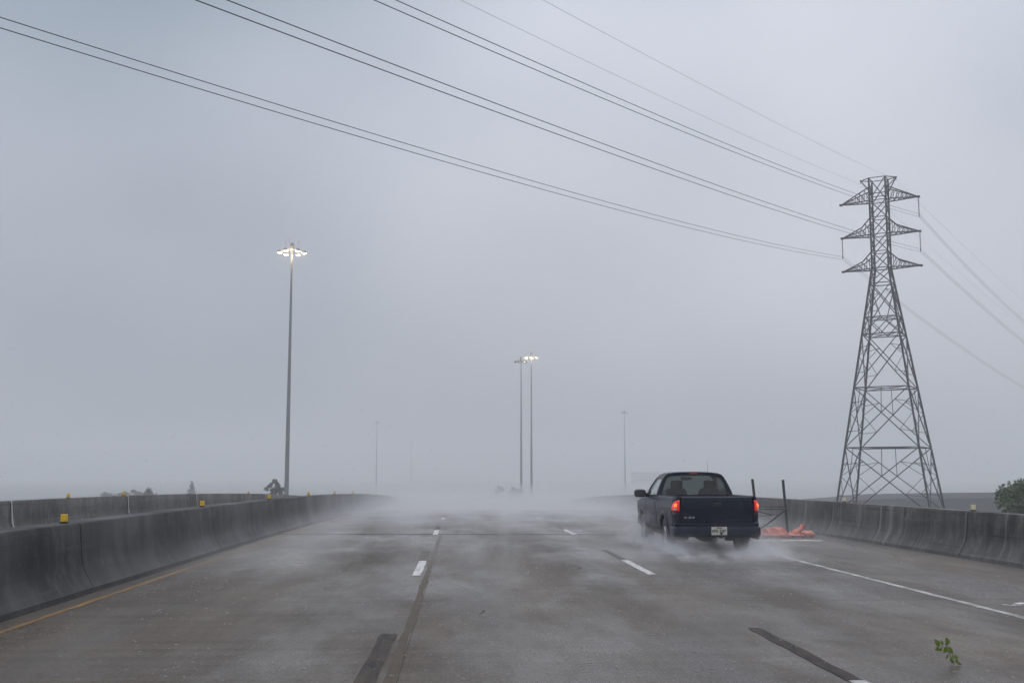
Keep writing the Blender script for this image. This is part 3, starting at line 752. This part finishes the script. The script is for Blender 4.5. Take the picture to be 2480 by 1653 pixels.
text_mesh('TEXAS', .036, M['ink'], 'lettering', plate, (0, -.1575, .508), (R(90), 0, 0), .0008, 1.0, bold=.002)
text_mesh('HBK', .088, M['ink'], 'lettering', plate, (-.083, -.1575, .448), (R(90), 0, 0), .0008, .62, bold=.004)
text_mesh('2308', .088, M['ink'], 'lettering', plate, (.066, -.1575, .448), (R(90), 0, 0), .0008, .62, bold=.004)
MB().add([(-.026, -.1577, .450), (-.018, -.1577, .458), (-.008, -.1577, .452), (-.006, -.1577, .446), (-.016, -.1577, .440)], [(0, 1, 2, 3, 4)]).build('separator_mark', M['ink'], plate)
for bx in (-.088, .088):
    for bz in (.512, .392): MB().tube([(bx, -.16, bz), (bx, -.154, bz)], .006, 8).build('plate_bolt', M['blacktrim'], plate)
hb = MB().lathe([(.012, -.01), (.016, .035), (.012, .045), (.022, .052), (.027, .068), (.022, .086), (.001, .094)], 12, c=(.03, -.20, .345)).build('hitch_ball', M['blacktrim'], tk, smooth=50)
MB().box(-.01, .07, -.235, -.13, .318, .336).build('ball_mount', M['underbody'], hb)
# cab: lofted shell with real window openings
CO = [(.826, 1.06), (.816, 1.12), (.780, 1.22), (.734, 1.33), (.684, 1.43), (.646, 1.495), (.600, 1.545), (.53, 1.572), (.39, 1.588), (.2, 1.596), (0, 1.598)]
CI = [(.742, 1.09), (.729, 1.13), (.695, 1.22), (.652, 1.33), (.607, 1.43), (.578, 1.475), (.53, 1.506), (.45, 1.522), (.3, 1.529), (.15, 1.532), (0, 1.533)]
def full(pr): return [(-x, z) for x, z in pr] + [(x, z) for x, z in pr[-2::-1]]
yr = lambda z: 2.07 + .26 * (z - 1.06)
yf = lambda z: 3.60 - 1.22 * (z - 1.06)
def ring_face(name, yfun, dy=0):
    o = full(CO); i = full(CI); o = o + [(0, 1.055)]; i = i + [(0, 1.085)]
    m = MB(); m.grid([[(x, yfun(z) + (.02 if z > 1.58 and dy else 0) * 0, z) for x, z in o], [(x, yfun(z) + dy, z) for x, z in i]], close=True)
    fr = m.build(name, M['paint'], tk, smooth=40)
    return fr, [(x, yfun(z) + dy * 1.6, z) for x, z in i]
rf, gl = ring_face('rear_window_frame', yr, .018)
MB().ngon(gl).build('rear_window', M['glass'], tk)
ws, gl2 = ring_face('windshield_frame', yf, -.018)
MB().ngon(gl2).build('windshield', M['clearglass'], tk)
# rubber seal around the rear glass
sl = MB(); sl.tube([(x, y - .012, z) for x, y, z in gl] + [(gl[0][0], gl[0][1] - .012, gl[0][2])], .010, 6, caps=False); sl.build('window_seal', M['blacktrim'], tk, smooth=60)
ro = []
prof = [(x, z) for x, z in full(CO) if z >= 1.495]
for j in range(9):
    t = j / 8; ro.append([(x, yr(z) + (yf(z) - yr(z)) * t, z + .014 * math.sin(math.pi * t) * (1 if z > 1.54 else .3)) for x, z in prof])
roof = MB().grid(ro).build('roof', M['paint'], tk, smooth=50)
st = MB().box(-.085, .085, -.014, .03, -.012, .012).build('high_stop_lamp', M['lamphigh'], roof, bevel=.005); st.location = (-.005, yr(1.565) - .004, 1.566)
def cox(z):
    for (a, b), (c, d) in zip(CO, CO[1:]):
        if z <= d: return a + (c - a) * (z - b) / (d - b)
    return 0
for s in (-1, 1):
    zs = [1.06, 1.10, 1.18, 1.27, 1.36, 1.45, 1.495]
    m = MB(); m.grid([[(s * cox(z), yr(z) + f * .15, z) for f in (0, .5, 1)] for z in zs]); m.build('rear_pillar', M['paint'], tk, smooth=40, solid=.01)
    m = MB(); m.grid([[(s * cox(z), yf(z) - f * .075, z) for f in (0, .5, 1)] for z in zs]); m.build('front_pillar', M['blacktrim'], tk, smooth=40, solid=.01)
    m = MB(); m.grid([[(s * cox(z), yr(z) + .15 + (yf(z) - .075 - yr(z) - .15) * t, z) for t in (0, .33, .66, 1)] for z in (1.452, 1.495)]); m.build('window_header', M['blacktrim'], tk, solid=.01)
    m = MB(); m.grid([[(s * (cox(z) + .004), yr(z) + .15 + (yf(z) - .075 - yr(z) - .15) * t, z) for t in (0, .5, 1)] for z in (1.055, 1.085)]); m.build('window_sill', M['blacktrim'], tk, solid=.012)
    m = MB(); m.grid([[(s * (cox(z) - .012), yr(z) + .15 + (yf(z) - .075 - yr(z) - .15) * t, z) for t in (0, .5, 1)] for z in (1.085, 1.2, 1.33, 1.452)]); m.build('side_window', M['clearglass'], tk)
    # mirrors
    mr = MB(); rows_ = []
    for t, sc in ((0, .55), (.15, .9), (.45, 1), (.8, .97), (1, .8)):
        row = []
        for k in range(16):
            a = 2 * math.pi * k / 16; ca, sa = math.cos(a), math.sin(a)
            mc = 1.0 if s < 0 else .945
            row.append((s * (mc + .135 * sc * (abs(ca) ** .6) * (1 if ca > 0 else -1)), 3.24 + .13 * (1 - t), 1.135 + .094 * sc * (abs(sa) ** .6) * (1 if sa > 0 else -1)))
        rows_.append(row)
    mr.grid(rows_, close=True); mr.ngon(rows_[0]); mr.ngon(rows_[-1]); mirror = mr.build('side_mirror', M['mirrorplastic'], tk, smooth=50)
    MB().tube([(s * .80, 3.34, 1.09), (s * .89, 3.31, 1.10)], [.055, .045], 10).build('mirror_arm', M['blacktrim'], mirror, smooth=50)
    MB().add([(s * .818, 3.22, 1.075), (s * .818, 3.52, 1.07), (s * .792, 3.34, 1.21), (s * .80, 3.22, 1.18)], [(0, 1, 2, 3)]).build('mirror_sail', M['mirrorplastic'], mirror, solid=.02)
# hood, nose
rows_ = []
for j in range(9):
    t = j / 8; y = 3.60 + 1.10 * t; zc = 1.085 - .10 * t ** 1.6
    rows_.append([(x, y, zc - .035 * (abs(x) / .8) ** 3 - (.10 if j == 8 else 0)) for x in (-.80, -.72, -.5, -.25, 0, .25, .5, .72, .80)])
MB().grid(rows_).build('hood', M['paint'], tk, smooth=45)
fz = MB().box(-.80, .80, 4.55, 4.70, .50, .93).build('front_fascia', M['paint'], tk, bevel=.04)
MB().box(-.42, .42, 4.69, 4.715, .68, .86).build('grille', M['blacktrim'], fz, bevel=.01)
for s in (-1, 1): MB().box(*sorted((s * .45, s * .76)), 4.69, 4.72, .70, .86).build('headlight', M['headlamp'], tk, bevel=.015)
MB().box(-.84, .84, 4.62, 4.80, .40, .56).build('front_bumper', M['paint'], tk, bevel=.04)
# floor pan, interior
MB().box(-.79, .79, 2.05, 3.5, .38, .50).build('floor_pan', M['underbody'], tk)
MB().box(-.78, .78, 2.06, 2.09, .5, 1.055).build('cab_back_wall', M['interior'], tk)
MB().box(-.76, .76, 3.30, 3.55, .80, 1.06).build('dashboard', M['interior'], tk, bevel=.03)
for x in (-.36, .36):
    seat = MB().box(x - .25, x + .25, 2.42, 2.92, .55, .76).build('seat', M['interior'], tk, bevel=.05)
    bk = MB(); bk.grid([[(x - w, 2.42 - (z - .7) * .22, z), (x - w * .6, 2.38 - (z - .7) * .22, z), (x + w * .6, 2.38 - (z - .7) * .22, z), (x + w, 2.42 - (z - .7) * .22, z), (x + w, 2.52 - (z - .7) * .22, z), (x - w, 2.52 - (z - .7) * .22, z)]
             for z, w in ((.68, .25), (.9, .26), (1.10, .24), (1.22, .20), (1.26, .13))], close=True)
    bk.ngon([(x - .13, 2.297, 1.26), (x - .08, 2.257, 1.26), (x + .08, 2.257, 1.26), (x + .13, 2.297, 1.26), (x + .13, 2.397, 1.26), (x - .13, 2.397, 1.26)])
    bk.build('seat_back', M['interior'], seat, smooth=50)
    MB().box(x - .13, x + .13, 2.24, 2.34, 1.22, 1.42).build('headrest', M['interior'], seat, bevel=.045)
sw = MB().tube([(-.36 + .18 * math.cos(2 * math.pi * k / 20), 3.10 + .10 * math.sin(2 * math.pi * k / 20), 1.05 + .155 * math.sin(2 * math.pi * k / 20)) for k in range(21)], .015, 6).build('steering_wheel', M['interior'], tk)
MB().box(-.12, .12, 3.02, 3.05, 1.42, 1.49).build('rear_view_mirror', M['interior'], tk, bevel=.012)
MB().tube([(.68, 3.92, 1.02), (.675, 3.90, 1.4), (.66, 3.87, 1.87)], [.006, .004, .002], 6).build('antenna', M['blacktrim'], tk)
# running gear
ax = MB().tube([(-.70, RA, .335), (.70, RA, .335)], .045, 10)
ax.lathe([(.045, -.26), (.10, -.18), (.145, -.09), (.165, 0), (.145, .09), (.10, .18), (.045, .26)], 16, 'x', (0, RA, .335))
ax.build('rear_axle', M['underbody'], tk, smooth=50)
for s in (-1, 1):
    MB().tube([(s * .48, .35, .44), (s * .48, .75, .30), (s * .48, RA, .27), (s * .48, 1.6, .32), (s * .48, 1.85, .42)], .035, 6).build('leaf_spring', M['underbody'], tk)
    MB().box(*sorted((s * .42, s * .56)), RA - .09, RA + .09, .20, .29).build('spring_plate', M['underbody'], tk, bevel=.008)
    MB().tube([(s * .40, RA - .12, .24), (s * .36, .78, .55)], .03, 8).build('shock_absorber', M['underbody'], tk)
MB().lathe([(.001, .13), (.2, .13), (.30, .11), (.335, .06), (.335, 0), (.30, -.04), (.001, -.05)], 24, c=(-.05, .55, .44)).build('spare_wheel', M['underbody'], tk, smooth=50)
MB().box(-.66, -.30, 1.55, 2.4, .30, .5).build('fuel_tank', M['underbody'], tk, bevel=.04)
MB().tube([(.34, 1.9, .36), (.45, 1.2, .42), (.55, .6, .38), (.72, .12, .33), (.80, -.02, .31)], .028, 10).build('exhaust_pipe', M['exhaust'], tk, smooth=50)
MB().box(-.35, .35, .28, .42, .36, .44).build('cross_member', M['underbody'], tk)
def wheel_proto():
    w = MB().lathe([(.195, -.095), (.25, -.105), (.305, -.102), (.328, -.088), (.335, -.06), (.335, -.035), (.329, -.033), (.329, -.027), (.335, -.025), (.335, .025), (.329, .027), (.329, .033), (.335, .035),
                    (.335, .06), (.328, .088), (.305, .102), (.25, .105), (.195, .095)], 40, 'x')
    tyre = w.mesh('tyre', M['tyre'], 35)
    r = MB().lathe([(.197, -.09), (.19, -.075), (.178, -.06), (.178, .06), (.19, .075), (.197, .09), (.178, .05), (.15, .04), (.001, .03)], 30, 'x')
    for k in range(5):
        a = 2 * math.pi * k / 5; r.beam((.045, .03 * math.cos(a), .03 * math.sin(a)), (.062, .185 * math.cos(a), .185 * math.sin(a)), .07, .035)
    r.lathe([(.001, .075), (.04, .072), (.05, .05), (.05, .03)], 14, 'x')
    return tyre, r.mesh('rim', M['rim'], 35)
tyre_me, rim_me = wheel_proto()
for s in (-1, 1):
    for a in (RA, FA):
        w = bpy.data.objects.new('wheel', tyre_me); link(w, tk); w.location = (s * .735, a, .335); w.rotation_euler = (random.uniform(0, 1.2), 0, 0 if s > 0 else math.pi)
        tag(w); r_ = bpy.data.objects.new('rim', rim_me); link(r_, w)

# ------------------------------------------------------------------ sign stand and collapsed orange vinyl on the right shoulder
sd = empty('sign_stand', (7.8, 28.6, 0)); tag(sd, 'bare steel sign stand with two leaning posts beside the right barrier', 'sign stand')
zs0 = zr(28.6)
def sp(x, y, z): return (x - 7.8, y, z + zs0)
MB().beam(sp(8.195, 0, .02), sp(8.105, 0, 1.42), .055).build('post', M['stand'], sd)
MB().beam(sp(7.47, .05, .02), sp(7.325, 0, 1.44), .055).build('post', M['stand'], sd)
MB().beam(sp(7.40, -.02, .755), sp(8.10, -.06, .745), .022).build('rail', M['stand'], sd)
MB().beam(sp(7.40, -.05, .695), sp(8.12, -.06, .685), .022).build('rail', M['stand'], sd)
MB().beam(sp(8.14, -.07, .70), sp(7.96, -.12, .56), .06, .04).build('brace', M['stand'], sd)
MB().beam(sp(7.96, -.12, .56), sp(7.48, -.25, .24), .035).build('brace', M['stand'], sd)
MB().beam(sp(7.45, -.02, .63), sp(7.78, -.08, .55), .028).build('brace', M['stand'], sd)
MB().beam(sp(7.40, -.05, .50), sp(8.00, -.10, .575), .016).build('brace', M['stand'], sd)
MB().beam(sp(7.60, -.2, .33), sp(7.36, -.3, .22), .11, .03).build('gusset', M['stand'], sd)
for x in (8.195, 7.47): MB().beam(sp(x, -.55, .03), sp(x, .5, .03), .06).build('skid', M['stand'], sd)

def sandbag(label, x, y, z, ang, ln, rad, seed, tilt=0.0, neck=.35):
    """woven bag: flat-bottomed sack along local x with a gathered, flared neck at the +x end"""
    m = MB(); rr = []; NS, NK = 30, 26; off = Vector((seed * 3.7, seed * 1.9, 0))
    for i in range(NS + 1):
        t = i / NS
        if t < .80: w = math.sin(math.pi * min(1, (t / .80) * .86 + .06)) ** .45
        else: w = neck + (.30 * ((t - .80) / .2) ** 1.5) + .10 * (1 - min(1, (t - .80) / .06))
        row = []
        for k in range(NK):
            a = 2 * math.pi * k / NK; n1 = noise.noise(Vector((t * 5, math.cos(a) * 1.6, math.sin(a) * 1.6)) + off); n2 = noise.noise(Vector((t * 13, math.cos(a) * 5, math.sin(a) * 5)) + off)
            pleat = .16 * math.sin(a * 6 + seed) * max(0, (t - .62) / .38)
            r_ = rad * w * (1 + .34 * n1 + .16 * n2 + pleat); zz = math.sin(a) * r_ * .62
            row.append((ln * (t - .45) + .03 * n1, math.cos(a) * r_ * 1.18, max(zz, -rad * .40 * min(1, w * 1.3)) + (.10 * max(0, t - .7) if tilt else 0)))
        rr.append(row)
    m.grid(rr, close=True); m.ngon(rr[0]); m.ngon(rr[-1])
    o = m.build('sandbag', M['orange'], None, smooth=75); o.location = (x, y, z); o.rotation_euler = (0, -tilt, ang); tag(o, label, 'sandbag', 'orange sandbags at the sign stand'); return o
zb_ = zr(28.4)
sandbag('faded orange sandbag half hidden by the truck bumper, leftmost of the heap', 7.36, 28.42, zb_ + .072, R(8), .72, .19, 1)
sandbag('faded orange sandbag humped highest against the right post of the sign stand', 7.90, 28.66, zb_ + .090, R(186), .58, .235, 2, neck=.5)
sandbag('long flat faded orange sandbag lying in front of the heap', 7.95, 28.26, zb_ + .048, R(-6), .76, .13, 3)
sandbag('faded orange sandbag with its tied neck sticking up right of the post', 8.36, 28.52, zb_ + .115, R(12), .50, .125, 4, tilt=R(30), neck=.42)
sandbag('plump faded orange sandbag at the right end of the heap', 8.60, 28.36, zb_ + .066, R(160), .42, .17, 5)

# ------------------------------------------------------------------ torn leafy sprig and loose leaves on the road
spg = empty('leafy_sprig', (4.0, 9.3, 0)); tag(spg, 'torn green sprig with oval leaves lying on the wet lane near the camera', 'twig')
SC = .00033
def S(x, y, d=0): return Vector(((x - 1060) * SC, d, (1088 - y) * SC + .004))
MB().tube([S(1065, 1085), S(1010, 960, .01), S(950, 830, .005), S(905, 690), S(900, 600, -.01)], [.0028, .0026, .0024, .002, .001], 6).build('stem', M['leafbark'], spg)
MB().tube([S(905, 690), S(800, 660, -.01), S(690, 650, -.015)], [.002, .0015, .001], 5).build('stem', M['leafbark'], spg)
MB().tube([S(1010, 960, .01), S(1100, 950, .0), S(1150, 960, -.01)], [.002, .0015, .001], 5).build('stem', M['leafbark'], spg)
for (x0, y0, x1, y1, w, d) in ((695, 645, 565, 480, .5, -.01), (790, 650, 750, 495, .42, .012), (905, 610, 850, 425, .5, -.012), (720, 680, 580, 740, .62, .01), (880, 650, 780, 800, .6, -.02),
                               (920, 675, 1035, 835, .5, .015), (890, 790, 830, 690, .5, .01), (985, 860, 1100, 960, .55, -.012), (1080, 930, 1215, 950, .4, .02), (1040, 990, 1160, 1030, .5, -.02),
                               (975, 930, 970, 1030, .45, .0), (925, 850, 870, 965, .4, .02), (800, 690, 700, 780, .55, .02), (930, 720, 840, 770, .6, .0), (1000, 900, 930, 980, .5, -.01), (1060, 1000, 1000, 1075, .5, .01), (1090, 1010, 1180, 1080, .45, -.03), (860, 640, 930, 560, .5, .01)):
    a, b = S(x0, y0, d), S(x1, y1, d + random.uniform(-.02, .02)); ax_ = (b - a); ln = ax_.length; ax_.normalize()
    side = ax_.cross(Vector((random.uniform(-.5, .5), -1, random.uniform(-.3, .6)))).normalized(); up = side.cross(ax_); lf = MB(); rr = []
    for i in range(7):
        t = i / 6; ww = ln * w * .62 * math.sin(math.pi * t ** .8) ** .8 + 1e-4; c = a + ax_ * ln * t + up * (.006 * math.sin(math.pi * t))
        rr.append([c - side * ww + up * ww * .25, c, c + side * ww + up * ww * .25])
    lf.grid(rr).build('leaf', M['leaf_sprig'], spg, smooth=60)
for (x, y, lab) in ((.23, 12.75, 'small dark curled leaf on the lane left of the truck, nearer one'), (1.89, 18.6, 'small dark leaf scrap on the lane left of the truck, farther one')):
    rr = []
    for i in range(6):
        t = i / 5; ww = .026 * math.sin(math.pi * (.05 + .9 * t)); rr.append([(x + .07 * (t - .5) - .3 * ww, y - ww, .006 + .05 * t), (x + .07 * (t - .5), y, .006 + .035 * t), (x + .07 * (t - .5) + .2 * ww, y + ww, .010 + .055 * t)])
    lf = MB().grid(rr).build('fallen_leaf', M['leaf'], None, smooth=60); tag(lf, lab, 'leaf')

# ------------------------------------------------------------------ rain splashes on the road (nobody could count them)
rs = MB(); rng = random.Random(5)
for _ in range(2600):
    y = 5.5 + 24 * rng.random() ** 1.5; x = rng.uniform(-4.4, 9.0)
    if abs(x) > .5 * y + 1: continue
    for k in range(rng.choice((1, 2, 3))):
        a = rng.uniform(0, 6.28); d = rng.uniform(0, .02); r_ = rng.uniform(.0014, .0034) * (1 + y * .02); h = rng.uniform(.0, .012)
        c = Vector((x + d * math.cos(a), y + d * math.sin(a), zr(y) + h + .003)); w = rng.uniform(1.2, 3.2)
        rs.add([c + Vector((r_ * w, 0, 0)), c + Vector((0, r_, 0)), c - Vector((r_ * w, 0, 0)), c - Vector((0, r_, 0)), c + Vector((0, 0, r_)), c - Vector((0, 0, r_))],
               [(0, 1, 4), (1, 2, 4), (2, 3, 4), (3, 0, 4), (1, 0, 5), (2, 1, 5), (3, 2, 5), (0, 3, 5)])
sp_o = rs.build('rain_splash', M['splash']); tag(sp_o, 'tiny rain splashes scattered over the wet road', 'splash', kind='stuff')

rd = MB(); rng = random.Random(8)
for _ in range(8000):
    y = 5.0 + 17 * rng.random() ** .8; x = y * .045 + rng.uniform(-.55, .55) * (y + 1); z = rng.uniform(.05, 1.52 + y * .48)
    r_ = rng.uniform(.0004, .0009); c = Vector((x, y, z)); d = Vector((-.32 + rng.uniform(-.08, .08), .1, -1)).normalized() * rng.uniform(.005, .010); a = Vector((r_, 0, 0)); b_ = Vector((0, r_, 0))
    rd.add([c - d, c + d, c + a, c + b_, c - a, c - b_], [(0, 2, 3), (0, 3, 4), (0, 4, 5), (0, 5, 2), (1, 3, 2), (1, 4, 3), (1, 5, 4), (1, 2, 5)])
for (cx_, y0_, sd_) in ((-.74, 1.15, -1), (.74, 1.15, 1), (-.80, 3.9, -1)):       # droplets flung back by the tyres
    for _ in range(900):
        t = rng.random(); ang = rng.uniform(.02, .75); dist = rng.random() ** .6 * 1.9
        p = Vector((5.012 + cx_ + rng.gauss(0, .05) + sd_ * dist * rng.uniform(.0, .22), 22.35 + y0_ - .25 - dist * math.cos(ang), max(.012, .06 + dist * math.sin(ang) * .55 - .12 * dist * dist)))
        r_ = rng.uniform(.0015, .0045) * (1 - .3 * t); a = Vector((r_, 0, 0)); b_ = Vector((0, r_, 0)); d = Vector((0, -.4, rng.uniform(-.6, 1))).normalized() * r_ * rng.uniform(1, 2.5)
        rd.add([p - d, p + d, p + a, p + b_, p - a, p - b_], [(0, 2, 3), (0, 3, 4), (0, 4, 5), (0, 5, 2), (1, 3, 2), (1, 4, 3), (1, 5, 4), (1, 2, 5)])
rd_o = rd.build('falling_rain', M['drop']); tag(rd_o, 'fine rain drops falling through the air', 'rain', kind='stuff')

# ------------------------------------------------------------------ air: even haze, wind-driven spray over the deck, tyre spray
def mat_volume(name, dens_builder, col=(.93, .94, .96), aniso=.25):
    m = bpy.data.materials.new(name); m.use_nodes = True; n = m.node_tree.nodes; l = m.node_tree.links; n.clear()
    o = n.new('ShaderNodeOutputMaterial'); pv = n.new('ShaderNodeVolumePrincipled'); pv.inputs['Color'].default_value = (*col, 1); pv.inputs['Anisotropy'].default_value = aniso
    dens_builder(n, l, pv); l.new(pv.outputs[0], o.inputs['Volume']); return m
HAZE = .00142
hz = MB().box(-1450, 1450, -260, 2300, GZ - 1.0, 58).build('haze', mat_volume('even rain haze', lambda n, l, p: setattr(p.inputs['Density'], 'default_value', HAZE), (.95, .96, .98), .3))
tag(hz, 'pale rain haze filling the air', 'haze', kind='stuff')

def deck_spray(n, l, p):
    t = n.new('ShaderNodeTexCoord'); v = t.outputs['Object']
    sp_ = n.new('ShaderNodeSeparateXYZ'); l.new(v, sp_.inputs[0])
    # height above the crest-shaped deck
    u = mmath(n, l, 'MAXIMUM', mmath(n, l, 'SUBTRACT', sp_.outputs['Y'], Y0), 0.0)
    zrd = mmath(n, l, 'MULTIPLY', mmath(n, l, 'MULTIPLY', u, u), K)
    hgt = mmath(n, l, 'ADD', sp_.outputs['Z'], zrd)
    near = mmath(n, l, 'MULTIPLY', mmath(n, l, 'POWER', 2.718, mmath(n, l, 'MULTIPLY', hgt, -4.5)), .088)
    nz = noise_node(n, l, v, 1.0, 4, .6, (.75, .07, .6)); wis = mrange(n, l, nz, .40, .70, .0, 2.2)
    near = mmath(n, l, 'MULTIPLY', mmath(n, l, 'MULTIPLY', near, wis), mrange(n, l, sp_.outputs['Y'], 8, 22, .08, 1.2))
    far = mmath(n, l, 'MULTIPLY', mmath(n, l, 'POWER', 2.718, mmath(n, l, 'MULTIPLY', hgt, -1.25)), mrange(n, l, sp_.outputs['Y'], 26, 60, 0, .105))
    nz2 = noise_node(n, l, v, 1.0, 3, .5, (.22, .10, .5), (3, 1, 0)); far = mmath(n, l, 'MULTIPLY', far, mrange(n, l, nz2, .38, .64, .45, 1.45))
    l.new(mmath(n, l, 'ADD', near, far), p.inputs['Density'])
m = MB(); rows_ = []
for y in ystations(5.0, 110.0, 5.0): rows_.append([(-4.75, y, zr(y) - .02), (9.25, y, zr(y) - .02), (9.25, y, zr(y) + 1.35), (-4.75, y, zr(y) + 1.35)])
m.grid(rows_, close=True); m.ngon(rows_[0]); m.ngon(rows_[-1])
spray = m.build('driven_spray', mat_volume('wind driven spray', deck_spray, (.95, .96, .98), .2)); tag(spray, 'low white spray blowing over the road surface', 'spray', kind='stuff')

def tyre_spray(n, l, p):
    t = n.new('ShaderNodeTexCoord'); v = t.outputs['Object']
    nz = noise_node(n, l, v, 2.6, 5, .68, (1, .55, 1.3)); total = None
    for (c, s_, d) in (((-.78, .15, .08), (.34, .9, .17), 1.5), ((-1.05, .9, .10), (.30, .9, .22), .8), ((.80, -.1, .08), (.36, 1.0, .20), 1.0), ((-1.10, 3.3, .2), (.36, 1.1, .42), 1.0), ((-.2, -1.3, .03), (1.3, 1.3, .09), .7), ((1.05, 3.0, .2), (.4, 1.6, .40), .6)):
        mp = n.new('ShaderNodeMapping'); mp.vector_type = 'POINT'
        mp.inputs['Location'].default_value = tuple(-c[i] / s_[i] for i in range(3)); mp.inputs['Scale'].default_value = tuple(1 / x for x in s_); l.new(v, mp.inputs[0])
        ln = n.new('ShaderNodeVectorMath'); ln.operation = 'DOT_PRODUCT'; l.new(mp.outputs[0], ln.inputs[0]); l.new(mp.outputs[0], ln.inputs[1])
        g_ = mmath(n, l, 'MULTIPLY', mmath(n, l, 'POWER', 2.718, mmath(n, l, 'MULTIPLY', ln.outputs['Value'], -1.0)), d)
        total = g_ if total is None else mmath(n, l, 'ADD', total, g_)
    l.new(mmath(n, l, 'MULTIPLY', total, mrange(n, l, nz, .42, .64, .0, 2.3)), p.inputs['Density'])
ts = MB().box(-2.0, 1.9, -3.6, 6.2, .003, 1.15).build('tyre_spray', mat_volume('tyre spray', tyre_spray, (.96, .97, .98), .1)); ts.location = (5.012, 22.35, 0)
tag(ts, 'white water spray thrown up around the truck wheels', 'spray', kind='stuff')
